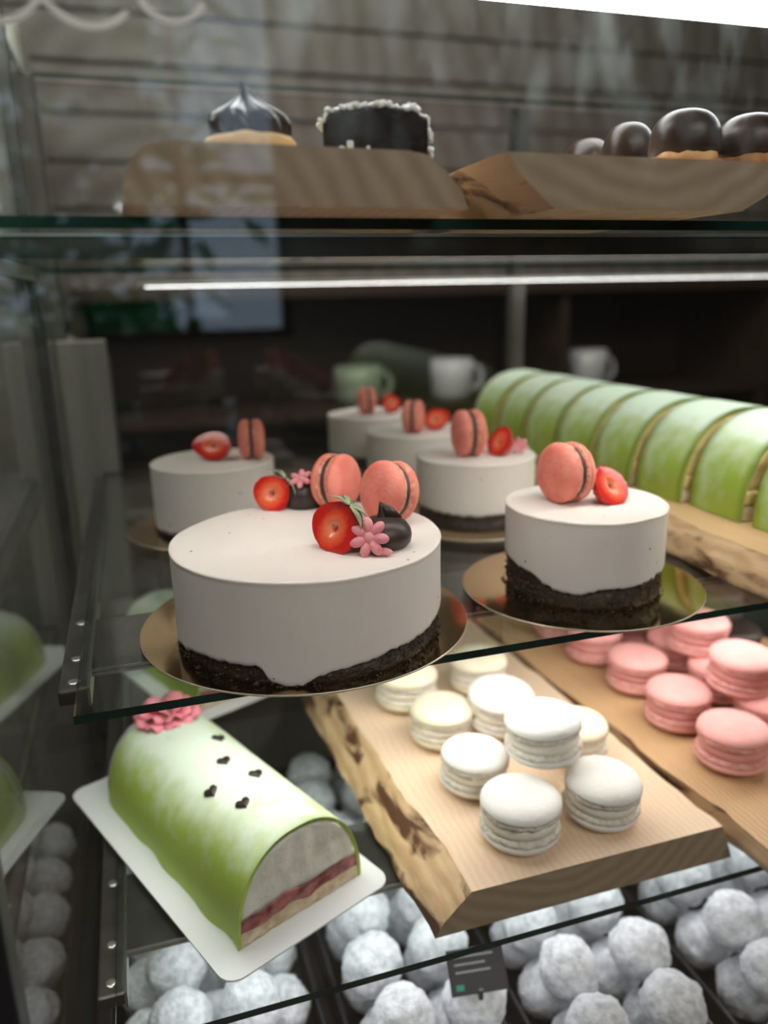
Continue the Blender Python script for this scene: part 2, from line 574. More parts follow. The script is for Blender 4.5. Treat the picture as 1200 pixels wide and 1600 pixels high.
# wall behind the customer; window added for the bluish reflection in the front glass
WX0, WX1, WZ0, WZ1 = -.62, .64, -.16, 1.15
wf = struct('wall_front', box(-2.4, WX0, -2.6, -2.5, -ZO, 1.4), WALLPALE)
struct('wall_front_right_of_window', box(WX1, 3.4, -2.6, -2.5, -ZO, 1.4), WALLPALE)
struct('wall_front_under_window', box(WX0, WX1, -2.6, -2.5, -ZO, WZ0), WALLPALE)
struct('wall_front_over_window', box(WX0, WX1, -2.6, -2.5, WZ1, 1.4), WALLPALE)
wn = bpy.data.objects.new('window_for_reflection', None)
C.objects.link(wn)
wn.location.z = ZO
wn['kind'] = 'structure'
for x in (WX0, .22, WX1 - .04):
    link('window_frame', box(x, x + .04, -2.56, -2.52, WZ0, WZ1), CASEFRAME, wn, smooth=False)
for zz in (WZ0, .42, WZ1 - .04):
    link('window_bar', box(WX0, WX1, -2.56, -2.52, zz, zz + .04), CASEFRAME, wn, smooth=False)

# back counter seen through the case
bc = thing('back_counter', 'dark wooden counter with open compartments against the far plank wall', 'counter', (0, 0, 0))
BX0, BX1, BY0, BY1, BT = -.15, 3.2, 2.45, 2.98, .035
link('counter_top', box(BX0, BX1, BY0 - .03, BY1, BT - .04, BT, .005), WOODDK, bc, smooth=False)
for zz in (-.36, -.78, -ZO + .02):
    link('shelf_board', box(BX0, BX1, BY0, BY1, zz - .02, zz), WOODDK, bc, smooth=False)
for x in (BX0, 1.42, 2.3, BX1 - .03):
    link('divider', box(x, x + .03, BY0, BY1, -ZO, BT - .04), WOODDK, bc, smooth=False)
link('back_panel', box(BX0, BX1, BY1 - .012, BY1, -ZO, BT - .04), WOODDK, bc, smooth=False)
WHITECER = mat('white_ceramic', (.78, .80, .82), .2, col2=(.74, .76, .78), nscale=5)
GREENGLAZE = mat('green_glaze', (.30, .40, .28), .3, col2=(.42, .52, .4), nscale=8)


def mug(x, y, z, r, h, ma, label):
    t = thing('mug', label, 'mug', (x, y, z))
    V, F = lathe([(r * .7, 0), (r * .95, h * .15), (r, h * .6), (r, h), (r * .92, h), (r * .9, h * .2), (0.001, h * .1)], 28)
    link('body', mesh('mug_body', V, F), ma, t)
    bm = bmesh.new()
    V, F = [], []
    for i in range(13):
        a = -PI / 2 + PI * i / 12
        c = Vector((r * .95 + math.cos(a) * h * .3, 0, h * .52 + math.sin(a) * h * .3))
        for k in range(6):
            b = 2 * PI * k / 6
            V.append(c + (Vector((math.cos(a), 0, math.sin(a))) * math.cos(b) + Vector((0, 1, 0)) * math.sin(b)) * r * .12)
    for i in range(12):
        for k in range(6):
            F.append((i * 6 + k, i * 6 + (k + 1) % 6, (i + 1) * 6 + (k + 1) % 6, (i + 1) * 6 + k))
    link('handle', mesh('mug_handle', V, F), ma, t)
    return t


# (mugs are placed below, once the counter stands)
mug(1.06, 2.56, -.36, .075, .14, WHITECER, 'white mug in the open compartment behind the case')
mug(1.60, 2.56, -.36, .07, .15, WHITECER, 'white mug right of the compartment divider behind the case')
mug(.72, 2.56, -.36, .08, .13, GREENGLAZE, 'pale green glazed mug, leftmost in the counter compartment')

# grey cabinet left of the case
gc = thing('grey_cabinet', 'tall grey metal cabinet with slanted top, left behind the case side', 'cabinet', (0, 0, 0))
GREYM = mat('grey_cabinet_paint', (.36, .36, .32), .45, .2, col2=(.46, .46, .41), nscale=5, stretch=(6, 6, .3))
GREYM2 = mat('grey_cabinet_trim', (.52, .52, .48), .4, .3, col2=(.42, .42, .39), nscale=5, stretch=(6, 6, .3))
V = [(-.62, 1.62, -ZO), (-.055, 1.62, -ZO), (-.055, 1.62, -.13), (-.62, 1.62, .19), (-.62, 2.1, -ZO), (-.055, 2.1, -ZO), (-.055, 2.1, -.13), (-.62, 2.1, .19)]
F = [(0, 1, 2, 3), (5, 4, 7, 6), (1, 5, 6, 2), (4, 0, 3, 7), (3, 2, 6, 7), (4, 5, 1, 0)]
link('body', mesh('cabinet_body', V, F), GREYM, gc, smooth=False)
for x, zt in ((-.085, -.125), (-.20, -.06), (-.31, .0)):
    link('trim_strip', box(x, x + .02, 1.605, 1.62, -ZO + .1, zt, .002), GREYM2, gc, smooth=False)
lk = thing('upright_cupboard', 'grey upright cupboard with a round knob, behind the top left of the case', 'cupboard', (0, 0, 0))
link('body', box(-.62, -.175, 2.17, 2.6, .04, .62, .004), GREYM, lk, smooth=False)
link('door', box(-.61, -.30, 2.15, 2.17, .05, .61, .004), GREYM2, lk, smooth=False)
link('door', box(-.295, -.18, 2.15, 2.17, .05, .61, .004), GREYM, lk, smooth=False)
V, F = lathe([(.006, 0), (.006, .015), (.016, .02), (.018, .028), (.012, .036), (.001, .038)], 16)
kn = link('knob', mesh('knob', V, F), ALU, lk)
kn.location = (-.335, 2.15, .495)
kn.rotation_euler = (PI / 2, 0, 0)
link('base', box(-.62, -.175, 2.17, 2.6, -ZO, .04), CASEFRAME, lk, smooth=False)

# plants by the window, seen only as reflections in the glass
pl = thing('potted_plant', 'leafy green shrub in a pot outside the window, mirrored in the front glass', 'plant', (-.15, -2.95, -ZO))
V, F = lathe([(.13, 0), (.18, .3), (.2, .32), (.18, .32), (.12, .28), (.001, .28)], 24)
link('pot', mesh('pot', V, F), CASEFRAME, pl)
V, F = lathe([(.03, .25), (.02, 1.0), (.012, 1.75)], 8)
link('stem', mesh('stem', V, F), WOODDK, pl)
LEAFG = mat('plant_leaf', (.07, .46, .16), .4, col2=(.14, .62, .30), nscale=10)
V, F = [], []
for i in range(900):
    c = Vector((R.gauss(0, .24), R.gauss(0, .12), R.uniform(1.0, 2.5)))
    d = Vector((R.gauss(0, 1), R.gauss(0, 1), R.gauss(0, .6))).normalized()
    s = d.cross(Vector((R.gauss(0, 1), R.gauss(0, 1), R.gauss(0, 1)))).normalized()
    L, Wd = R.uniform(.07, .13), .035
    b = len(V)
    V += [c - d * L, c + s * Wd, c + d * L, c - s * Wd]
    F.append((b, b + 1, b + 2, b + 3))
fo = link('foliage', mesh('foliage', V, F), LEAFG, pl)
fo['kind'] = 'stuff'

# ================================================================= THE DISPLAY CASE
PX = -.104
XE = 1.55
YF, YR = .362, 1.27
case = thing('display_case', 'glass pastry display case with dark frame around all the shelves', 'display case', (0, 0, 0))


def pane(name, x0, x1, y0, y1, z0, z1, ma, parent, thin):
    """A sheet of glass whose narrow faces carry the dark green edge."""
    me = box(x0, x1, y0, y1, z0, z1)
    o = link(name, me, [ma, EDGE], parent, smooth=False)
    ax = {'x': 0, 'y': 1, 'z': 2}[thin]
    for p in me.polygons:
        p.material_index = 0 if abs(p.normal[ax]) > .9 else 1
    return o


pane('side_glass', PX - .006, PX, YF + .006, YR, -.70, .30, SIDEGLASS, case, 'x')
pane('front_glass', PX + .012, XE, YF - .005, YF, -.56, .30, FRONTGLASS, case, 'y')
pane('rear_glass_door', PX + .01, .64, YR, YR + .005, -.66, .29, REARGLASS, case, 'y')
pane('rear_glass_door', .66, XE, YR + .012, YR + .017, -.66, .29, REARGLASS, case, 'y')
link('front_post', box(-.125, -.0865, .35, .372, -.75, .30, .002), BLACKMAT, case, smooth=False)
link('rear_post', box(-.125, -.09, YR - .005, YR + .03, -.75, .30, .003), CASEFRAME, case, smooth=False)
link('door_stile', box(.635, .665, YR + .002, YR + .02, -.66, .29, .002), CASEFRAME, case, smooth=False)
link('rear_rail', box(.02, XE, YR - .030, YR - .006, .0185, .0245, .001), VINYL, case, smooth=False)
link('rear_led_strip', box(.03, XE, YR - .024, YR - .012, .0178, .0184), LEDREAR, case, smooth=False)
link('rear_corner_frame', box(PX + .001, -.034, YR - .03, YR - .004, -.66, -.055, .003), GREYFRAME, case, smooth=False)
link('rear_rail', box(-.09, XE, YR - .03, YR + .03, -.74, -.66, .003), CASEFRAME, case, smooth=False)
link('case_bottom', box(PX - .02, XE, .35, YR + .03, -.735, -.71, .002), CASEDARK, case, smooth=False)
link('base_cabinet', box(PX - .02, XE, .37, YR + .03, -ZO, -.735, .003), CASEFRAME, case, smooth=False)
pane('roof_glass', PX, XE, YF, YR + .02, .30, .306, GLASSLOW, case, 'z')
link('upright_channel', box(PX + .001, PX + .013, .98, 1.0, -.70, .295, .001), STEELDK, case, smooth=False)

lb = thing('light_bar', 'bright white light bar along the top of the case', 'lamp', (0, 0, 0))
LZ = .2035
link('diffuser', box(.0, XE, .50, .59, LZ, LZ + .004), LED, lb, smooth=False)
link('housing', box(-.01, XE, .495, .595, LZ + .005, LZ + .03, .002), ALU, lb, smooth=False)
for x in (.02, .75, 1.5):
    link('hanger', box(x, x + .012, .56, .58, LZ + .03, .30), ALU, lb, smooth=False)

# painted letters on the front glass: only the bowls of three letters reach into the picture
for (cx, cz, r, a0, a1, lab) in ((-.036, .1185, .0175, -95, -22, 'leftmost'), (-.002, .1195, .0178, -160, -42, 'middle'), (.029, .1180, .0126, -155, -25, 'rightmost')):
    V, F = [], []
    n = 24
    for i in range(n + 1):
        a = math.radians(a0 + (a1 - a0) * i / n)
        wd = .0011
        for rr in (r - wd, r + wd):
            for yy in (0, -.0004):
                V.append((cx + rr * math.cos(a) * 1.05, yy, cz + rr * math.sin(a)))
    for i in range(n):
        b = i * 4
        for q in ((0, 2, 6, 4), (1, 5, 7, 3), (0, 4, 5, 1), (2, 3, 7, 6)):
            F.append(tuple(b + k for k in q))
    F += [(0, 1, 3, 2), (n * 4, n * 4 + 2, n * 4 + 3, n * 4 + 1)]
    o = link('glass_lettering', mesh('lettering', V, F), VINYL, None, (0, YF - .0053, ZO), False)
    tag(o, 'white painted letter curve on the front glass, ' + lab + ' of three at the top left', 'lettering', 'painted letter curves on the front glass')

# ---- shelves
S1, S2, S3 = .0425, -.248, -.48


def bracket(parent, x, y0, y1, ztop):
    wd = .02
    b = link('bracket', box(x - wd / 2, x + wd / 2, y0, y1, ztop - .012, ztop - .0005, .0022, 3), STEELDK, parent, smooth=False)
    for yy in (y0 + .012, y0 + .05, y0 + .12):
        V, F = lathe([(.0045, 0), (.0045, .0006), (.003, .001), (.0005, .001)], 14)
        s = link('screw', mesh('screw', V, F), ALU, b, (x, yy, ztop - .0006))
    link('edge_lip', box(x + wd / 2 - .001, x + wd / 2 + .001, y0, y1, ztop - .014, ztop - .0003), STEEL, b, smooth=False)
    return b


def shelf(name, label, z, y0, y1, x0=-.057, x1=XE, t=.006, gm=None):
    s = thing('glass_shelf', label, 'shelf', (0, 0, z))
    pane('pane', x0, x1, y0, y1, -t, 0, gm or GLASS, s, 'z')
    bracket(s, x0 - .004, y0 + (.05 if z < 0 else .02), y1, -t)
    return s


s1 = shelf('s1', 'upper glass shelf carrying two wooden boards of chocolate pastries', S1, .458, 1.18, x0=-.12 + .02, gm=GLASSLOW)
s2 = shelf('s2', 'middle glass shelf carrying the round mousse cakes', S2, .473, 1.22)
s3 = shelf('s3', 'lower glass shelf carrying macarons and the green roll cake', S3, .4445, 1.22, gm=GLASSLOW)



def light_channel(s, y0, y1, drop, x0=-.05, led=None, dark=False):
    """Cross channel under a shelf that holds its light strip: open below, with lips that hide the strip from the front."""
    c = link('light_channel', box(x0, XE, y0, y1, -.0085, -.0062), STEELDK, s, smooth=False)
    link('channel_lip', box(x0, XE, y0 - .001, y0, -drop, -.0062), STEELDK, c, smooth=False)
    link('channel_lip', box(x0, XE, y1, y1 + .001, -min(drop, .0115), -.0062), STEELDK, c, smooth=False)
    link('lip_trim', box(x0, XE, y0 - .0022, y0 - .001, -.0082, -.0062), ALU, c, smooth=False)
    link('lip_trim', box(x0, XE, y0 - .0022, y0 - .001, -drop, -drop + .0016), STEELDK if dark else ALU, c, smooth=False)
    link('led_strip', box(x0 + .01, XE, y0 + .005, y1 - .005, -.0098, -.0088), led or LEDLOW, c, smooth=False)


light_channel(s1, .487, .520, .0195, -.075, LEDWARM, True)
light_channel(s2, .552, .645, .0115)
light_channel(s3, .535, .62, .0115, -.05, LEDTRAY)

# ================================================================= WOODEN BOARDS
W_PALE = wood_mat('pale_board', (.76, .58, .41), (.54, .35, .20), ring=(.08, 0, -.07), scale=55, amt=.25)
W_PALE_EDGE = wood_mat('pale_board_live_edge', (.72, .52, .30), (.45, .26, .12), scale=20, amt=.6, bark=True)
W_TAN = wood_mat('tan_board', (.58, .38, .20), (.36, .20, .09), ring=(.12, 0, -.1), scale=70, amt=.6)
W_TAN_EDGE = wood_mat('tan_board_live_edge', (.62, .42, .24), (.36, .20, .10), scale=20, amt=.6, bark=True, bk=.54)
W_UP = wood_mat('honey_board', (.70, .52, .34), (.46, .29, .15), ring=(.285, 0, .115), scale=52, amt=.4)
W_END = wood_mat('shaded_end_grain', (.36, .27, .18), (.17, .115, .07), ring=(.285, 0, .115), scale=24, amt=.4, rough=.75)  # end grain, its colour also darkened for the dim light on cut faces
W_UP_EDGE = wood_mat('honey_board_live_edge', (.74, .55, .36), (.50, .30, .15), scale=20, amt=.5, bark=True, bk=.5)


def board(label, poly, live, L, ma, ma_edge, loc, rz=0, wob=.006, seed=1, n=40, taper=None):
    """A slab with cross-section poly [(x, z)...] (counter-clockwise seen from the front), its length along Y.
    live: indices of polygon edges (i, i+1) that are the natural rounded side of the trunk."""
    t = thing('serving_board', label, 'serving board', loc, rz)
    m_ = len(poly)
    rows = []
    for s in range(n + 1):
        y = L * s / n
        row = []
        for i, (x, z_) in enumerate(poly):
            isl = any(i == a or i == (a + 1) % m_ for a in live)
            dx = (ns(y * 14 + seed * 9.1, i * .9, seed) + .5 * ns(y * 45, i * 1.7, seed)) * wob * (1 if isl else 0) * min(1, (y + .01) / .03)
            row.append(Vector((x + dx + (taper(y, x) if taper else 0), y, z_)))
        rows.append(row)
    V, F = [], []
    for row in rows:
        V += row
    for s in range(n):
        for i in range(m_):
            if i in live:
                continue
            a, b = s * m_ + i, s * m_ + (i + 1) % m_
            F.append((a, b, b + m_, a + m_))
    link('slab', mesh('slab', V, F), ma, t, smooth=False)
    for k in (0, n):
        link('end_grain', mesh('end_grain', [tuple(v) for v in rows[k]], [tuple(range(m_))]), W_END, t, smooth=False)
    # live edges: finer and rough
    runs = []
    for a in sorted(live):
        if runs and runs[-1][-1] == a - 1:
            runs[-1].append(a)
        else:
            runs.append([a])
    for run in runs:
        pts = [run[0]] + [(a + 1) % m_ for a in run]
        V, F = [], []
        sub = 4
        cols = (len(pts) - 1) * sub + 1
        nn = n * 2
        for s in range(nn + 1):
            q = s / 2
            r0, r1 = rows[int(q)], rows[min(n, int(q) + 1)]
            fr = q - int(q)
            for c in range(cols):
                k, f_ = divmod(c, sub)
                f_ = f_ / sub
                if k >= len(pts) - 1:
                    k, f_ = len(pts) - 2, 1
                pa = r0[pts[k]].lerp(r1[pts[k]], fr)
                pb = r0[pts[k + 1]].lerp(r1[pts[k + 1]], fr)
                p = pa.lerp(pb, f_)
                if 0 < c < cols - 1:
                    d = pb - pa
                    nrm = Vector((d.z, 0, -d.x)).normalized()
                    p = p + nrm * (.0016 * ns(p.y * 70, p.z * 120, seed) + .0008 * ns(p.y * 190, p.z * 240, seed))
                V.append(p)
        for s in range(nn):
            for c in range(cols - 1):
                a = s * cols + c
                F.append((a, a + 1, a + cols + 1, a + cols))
        link('live_edge', mesh('live_edge', V, F), ma_edge, t)
    return t


T1 = S1 + .0005
# upper left: rounded end on the left, live edge on the right
board('brown wooden board with a rounded left corner on the upper glass shelf',
      [(.003, 0), (.178, 0), (.1745, .009), (.165, .0185), (.155, .026), (.144, .0275), (.024, .0285), (.0155, .0265), (.0085, .02), (.004, .009)], [1, 2, 3, 4],
      .76, W_UP, W_UP_EDGE, (0, .408, T1), 0, .004, 3)
board('thick wooden board with brown bark edge at the right of the upper glass shelf',
      [(.2275, 0), (.352, 0), (.368, .008), (.392, .027), (.198, .028), (.210, .015)], [1, 2, 4, 5],
      .76, W_UP, W_UP_EDGE, (0, .405, T1), 0, .004, 8)
T3 = S3 + .0005
BT3 = S3 + .0355
board('pale wooden board with bark edge under the white macarons',
      [(.178, 0), (.455, 0), (.442, .0345), (.208, .0345), (.186, .012)], [1, 3, 4],
      .56, W_PALE, W_PALE_EDGE, (0, .461, T3), 0, .006, 5, taper=lambda y, x: -.055 * y)
board('tan live-edge wooden board under the pink macarons on the lower shelf',
      [(.472, 0), (.76, 0), (.755, .035), (.458, .035), (.459, .018)], [3, 4],
      .62, W_TAN, W_TAN_EDGE, (0, .40, T3), 0, .006, 11, taper=lambda y, x: -.062 * y if x < .6 else 0)
T2 = S2 + .0005
BT2 = S2 + .0285
board('rough live-edge wooden board under the sliced green roll cakes',
      [(.472, 0), (.80, 0), (.795, .028), (.492, .028), (.478, .012)], [3, 4],
      .82, W_TAN, W_TAN_EDGE, (0, .40, T2), 0, .007, 14, taper=lambda y, x: .03 * y if x < .6 else 0)


# ================================================================= MACARONS
def macaron_meshes(Rm, seed, dome=.40, foot=.16, fill=.13, uneven=0.):
    rr = random.Random(seed)
    ph = rr.uniform(0, 50)

    def fn(r, z_, a, i):
        if i <= 3:
            k = 1 + (.05 * ns(math.cos(a) * 6 + ph, math.sin(a) * 6, z_ * 300) + .045 * ns(math.cos(a) * 17 + ph, math.sin(a) * 17, i * 3.1)) * (1 if 0 < i < 3 else .6)
            return r * k, z_ + .0006 * ns(math.cos(a) * 9, math.sin(a) * 9 + ph, i) * (1 if i in (1, 2) else 0)
        return r * (1 + .012 * ns(math.cos(a) * 1.6 + ph, math.sin(a) * 1.6)), z_
    f, d = foot * Rm, dome * Rm
    prof = [(Rm * .90, 0), (Rm * .985, f * .35), (Rm * .985, f * .8), (Rm * .95, f)]
    prof += [(Rm * .995, f * 1.12)]
    for k in range(1, 12):
        a = k / 11 * PI / 2
        prof.append((Rm * (math.cos(a) ** .62 if k < 11 else .002), f * 1.12 + (d - f * .1) * math.sin(a) ** .95))
    V, F = lathe(prof, 44, fn)
    me = mesh('macaron_shell', V, F)
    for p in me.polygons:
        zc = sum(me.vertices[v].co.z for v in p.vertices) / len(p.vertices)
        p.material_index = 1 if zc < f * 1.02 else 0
    fh = fill * Rm
    V, F = lathe([(Rm * .86, -fh), (Rm * .93, -fh * .6), (Rm * .94, fh * .6), (Rm * .86, fh)], 36,
                 lambda r, z_, a, i: (r * (1 + .02 * ns(math.cos(a) * 3 + ph, math.sin(a) * 3)), z_))
    mf = mesh('macaron_filling', V, F)
    return me, mf, fh, f * 1.12 + d - f * .1


def make_macaron(Rm, seed, shell, footm, fillm, label, group=None, **kw):
    """Centred on its own middle, axis along Z."""
    me, mf, fh, hs = macaron_meshes(Rm, seed, **kw)
    t = thing('macaron', label, 'macaron', (0, 0, 0), 0, group)
    a = link('shell', me, [shell, footm], t, (0, 0, fh * .9))
    b = link('shell', me, None, t, (0, 0, -fh * .9))
    b.rotation_euler = (PI, 0, R.uniform(0, 6))
    link('filling', mf, fillm, t)
    return t, fh * .9 + hs


def put_flat(t, half, x, y, zb, tilt=(0, 0), rz=0):
    t.location = (x, y, zb + half + ZO)
    t.rotation_euler = (tilt[0], tilt[1], rz)


RM = .0342
WG = 'white macarons on the pale board'
white = [
    # x, y, bottom height, material, label, tilt, radius factor
    (.259, .514, BT3, WHITEMAC, 'white macaron nearest the front edge of the pale board', (0, 0), 1.0),
    (.339, .516, BT3, WHITEMAC, 'white macaron with skewed lid at the front right of the pale board', (.05, .03), .97),
    (.252, .592, BT3, WHITEMAC, 'smooth bright white macaron just left behind the foremost one', (0, .05), .93),
    (.304, .560, BT3 + .0405, WHITEMAC, 'white macaron stacked on top of the front group', (-.03, -.04), 1.0),
    (.366, .606, BT3, CREAMMAC, 'creamy macaron mostly hidden behind the stacked white one', (0, 0), .93),
    (.312, .662, BT3 + .012, WHITEMAC, 'bright white macaron behind the stacked one, tipped on its neighbours', (.10, .02), 1.0),
    (.253, .676, BT3, CREAMMAC, 'yellowish cream macaron at the left of the pale board', (0, 0), .96),
    (.243, .758, BT3, CREAMMAC, 'yellowish cream macaron half hidden under the gold cake board', (0, 0), 1.02),
    (.334, .765, BT3, CREAMMAC, 'pale cream macaron farthest back on the pale board', (0, 0), .98),
]
for i, (x, y, zb, ma_, lab, tl, k) in enumerate(white):
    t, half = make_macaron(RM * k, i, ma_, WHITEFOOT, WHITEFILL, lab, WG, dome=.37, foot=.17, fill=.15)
    put_flat(t, half, x + .013, y - .008, zb, tl)
PG = 'pink macarons on the tan board'
BT3P = S3 + .036
pink = [
    (.500, .543, BT3P, 'rose pink macaron lowest in the row at the left of its board', (0, 0)),
    (.499, .622, BT3P, 'rose pink macaron, second from the front in the left row', (0, 0)),
    (.505, .703, BT3P, 'rose pink macaron, third from the front in the left row', (0, 0)),
    (.500, .785, BT3P, 'rose pink macaron, fourth from the front in the left row', (0, 0)),
    (.495, .862, BT3P, 'rose pink macaron farthest back in the left row, behind the gold board', (0, 0)),
    (.566, .502, BT3P, 'rose pink macaron cut by the right picture edge', (0, 0)),
    (.556, .600, BT3P + .040, 'rose pink macaron stacked on top at the right picture edge', (.05, .0)),
    (.575, .690, BT3P + .040, 'pale-topped pink macaron stacked on the second row', (0, .0)),
    (.560, .780, BT3P + .040, 'rose pink macaron stacked farther back, under the small cake board', (0, 0)),
    (.572, .576, BT3P, 'rose pink macaron under the stacked one at the right', (0, 0)),
    (.578, .655, BT3P, 'rose pink macaron in the second row below the stack', (0, 0)),
    (.582, .735, BT3P, 'rose pink macaron deeper in the second row', (0, 0)),
    (.575, .815, BT3P, 'rose pink macaron at the back of the second row', (0, 0)),
]
for i, (x, y, zb, lab, tl) in enumerate(pink):
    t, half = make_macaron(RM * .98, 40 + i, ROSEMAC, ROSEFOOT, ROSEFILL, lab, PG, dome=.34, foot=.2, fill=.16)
    put_flat(t, half, x + .013, y - .008, zb, tl)
for i, (x, y, lab) in enumerate(((.672, .72, 'dark brown chocolate macaron behind the pink ones at the right edge'), (.668, .80, 'second dark brown macaron, farther back'))):
    t, half = make_macaron(RM, 70 + i, CHOCSATIN, CHOCFILL, CHOCFILL, lab, 'dark macarons on the tan board')
    put_flat(t, half, x, y, BT3P)
    if i == 0:
        t, half = make_macaron(RM, 75, CHOCSATIN, CHOCFILL, CHOCFILL, 'dark brown macaron stacked on another beside the pink ones', 'dark macarons on the tan board')
        put_flat(t, half, x - .005, y + .03, BT3P + .040)


# ================================================================= CAKES
def interp(tab, a):
    for (x0, y0), (x1, y1) in zip(tab, tab[1:]):
        if x0 <= a <= x1:
            return y0 + (y1 - y0) * (a - x0) / (x1 - x0)
    return tab[0][1] if a < tab[0][0] else tab[-1][1]


def disc(label, x, y, r, ma=GOLD, z=T2, t=.0016, group='round gold cake boards', name='cake_board'):
    o = thing(name, label, 'cake board', (x, y, z), 0, group)
    V, F = lathe([(r - .0006, 0), (r, .0004), (r, t - .0004), (r - .0004, t), (.0005, t)], 96)
    me = mesh('cake_board', V, F)
    b = link('card', me, [ma, GOLDRIM], o, smooth=False)
    for p in me.polygons:
        p.material_index = 0 if abs(p.normal.z) > .9 else 1
    return o


def cake(label, x, y, z, r, h, tab, seed, n=220, lean=0, base_h=.026):
    """tab: (angle in degrees to the right of the viewer-facing side, height of the mousse's lower rim)."""
    t = thing('mousse_cake', label, 'cake', (x, y, z), 0, 'mousse cakes with chocolate bases')
    a_front = math.atan2(-FW.y, -FW.x)

    def rel(a):
        d = math.degrees(a - a_front)
        return (d + 180) % 360 - 180
    rows = 26
    V, F = [], []
    for k in range(n):
        a = a_front + 2 * PI * k / n
        lo = interp(tab, rel(a)) + .0022 * ns(math.cos(a) * 20, math.sin(a) * 20, seed) + .0017 * ns(math.cos(a) * 70, math.sin(a) * 70, seed)
        lo = max(.0004, lo)
        rim = h + .0009 * ns(math.cos(a) * 2.2, math.sin(a) * 2.2, seed + 5)
        col = []
        col.append((r * .90, lo + .001))
        col.append((r * .985, lo))
        for j in range(rows):
            f_ = j / (rows - 1)
            zz = lo + .0015 + (rim - .0022 - lo - .0015) * f_
            rr = r * (1 + .0035 * ns(math.cos(a) * 3, math.sin(a) * 3, zz * 22 + seed) + .0014 * ns(math.cos(a) * 11, math.sin(a) * 11, zz * 60 + seed))
            col.append((rr, zz))
        rr = r * (1 + .0035 * ns(math.cos(a) * 3, math.sin(a) * 3, rim * 22 + seed))
        col += [(rr + .0004, rim - .0010), (rr - .0002, rim - .0003), (rr - .0012, rim + .0001), (rr - .003, rim - .0001)]
        for q in (.9, .75, .55, .35, .15):
            col.append((r * q, h + .0007 * ns(math.cos(a) * q * 5, math.sin(a) * q * 5, seed + 2) * 1.2))
        V += [(rr_ * math.cos(a), rr_ * math.sin(a), zz_) for rr_, zz_ in col]
        m_ = len(col)
    for k in range(n):
        k2 = (k + 1) % n
        for j in range(m_ - 1):
            F.append((k * m_ + j, k2 * m_ + j, k2 * m_ + j + 1, k * m_ + j + 1))
    c = len(V)
    V.append((0, 0, h))
    for k in range(n):
        F.append((k * m_ + m_ - 1, ((k + 1) % n) * m_ + m_ - 1, c))
    link('mousse', mesh('mousse', V, F), MOUSSE, t)
    prof = [(r * .955, 0)] + [(r * (.962 + .012 * math.sin(j * 1.3)), base_h * (j + 1) / 9) for j in range(8)] + [(r * .9, base_h + .001), (.001, base_h + .001)]
    V, F = lathe(prof, n, lambda rr, zz, a, i: (rr * (1 + (.016 * ns(math.cos(a) * 22, math.sin(a) * 22, zz * 260 + seed) + .010 * ns(math.cos(a) * 60, math.sin(a) * 60, zz * 500)) * (1 if i < 9 else 0)), zz))
    link('chocolate_base', mesh('base', V, F), CRUMB, t)
    rc = random.Random(seed)
    V, F = [], []
    for k in range(260 if seed < 3 else 60):
        a = rc.uniform(0, 2 * PI)
        q = rc.uniform(.0006, .0017) * (1 if rc.random() < .85 else 1.5)
        zc = rc.random() ** 1.6 * max(.003, interp(tab, rel(a)) - .001)
        rr = r * .972 + rc.uniform(0, .0016) + (.0025 * rc.random() if zc < .002 else 0)
        c = Vector((rr * math.cos(a), rr * math.sin(a), max(q * .5, zc)))
        b = len(V)
        for dx, dy, dz in ((1, 0, 0), (-1, 0, 0), (0, 1, 0), (0, -1, 0), (0, 0, 1), (0, 0, -1)):
            V.append(c + Vector((dx, dy, dz * .8)) * q * rc.uniform(.7, 1.2))
        for i in (4, 5):
            F += [(b, b + 2, b + i), (b + 2, b + 1, b + i), (b + 1, b + 3, b + i), (b + 3, b, b + i)]
    link('crumbs', mesh('crumbs', V, F), CRUMB, t, smooth=False)['kind'] = 'stuff'
    return t


CZ = T2 + .0017
H = .0735
BIG = (.1115, .552)
SM = (.354, .560)
disc('large round gold card under the big mousse cake', .1119, .572, .1277)
disc('round gold card under the small mousse cake in front', .3536, .5613, .1024)
cake('largest white mousse cake, cream sides to a crumbly chocolate base', *BIG, CZ, .1, H,
     [(-180, .010), (-95, .004), (-80, .002), (-70, .0025), (-62, .0085), (-55, .0085), (-48, .012), (-40, .0125), (-32, .0125), (-24, .0128), (-19, .0135), (-15.5, .014), (-14, .012), (-10, .003), (-7, .001), (-2, .0006), (2, .0008),
      (4, .005), (10, .0085), (20, .0105), (30, .0125), (40, .0155), (50, .015), (60, .0165), (75, .020), (90, .022), (120, .016), (180, .010)], 1)
cake('small white mousse cake in front with a wavy dark base, topped by one coral macaron', *SM, CZ, .0669, H,
     [(-180, .024), (-90, .031), (-70, .0275), (-50, .0235), (-40, .018), (-28, .0135), (-15, .0135), (-5, .0175), (5, .018), (20, .0185), (40, .0205), (70, .0235), (100, .024), (180, .024)], 2, base_h=.034)
tabs = [(-180, .019), (-60, .020), (0, .018), (60, .021), (180, .019)]
CL = (.074, .870)
C2 = (.354, .786)
C3 = (.350, .965)
C4 = (.338, 1.13)
for (x, y), r, lab, s in ((CL, .067, 'small mousse cake at the back left, behind the largest one', 3), (C2, .0655, 'small mousse cake between the two front ones, one row back', 4),
                          (C3, .067, 'small mousse cake half hidden, third row back', 5), (C4, .067, 'small dim mousse cake farthest back on the middle shelf', 6)):
    cake(lab, x, y, CZ, r, H, tabs if s != 3 else [(-180, .004), (180, .004)], s, n=120)
disc('dark glossy round board under the back left mousse cake', CL[0], CL[1], .098, GOLD)
disc('pale gold round board under the mousse cake one row back', C2[0], C2[1], .088, GOLDPALE)
disc('pale gold round board, third row back', C3[0], C3[1], .086, GOLDPALE)
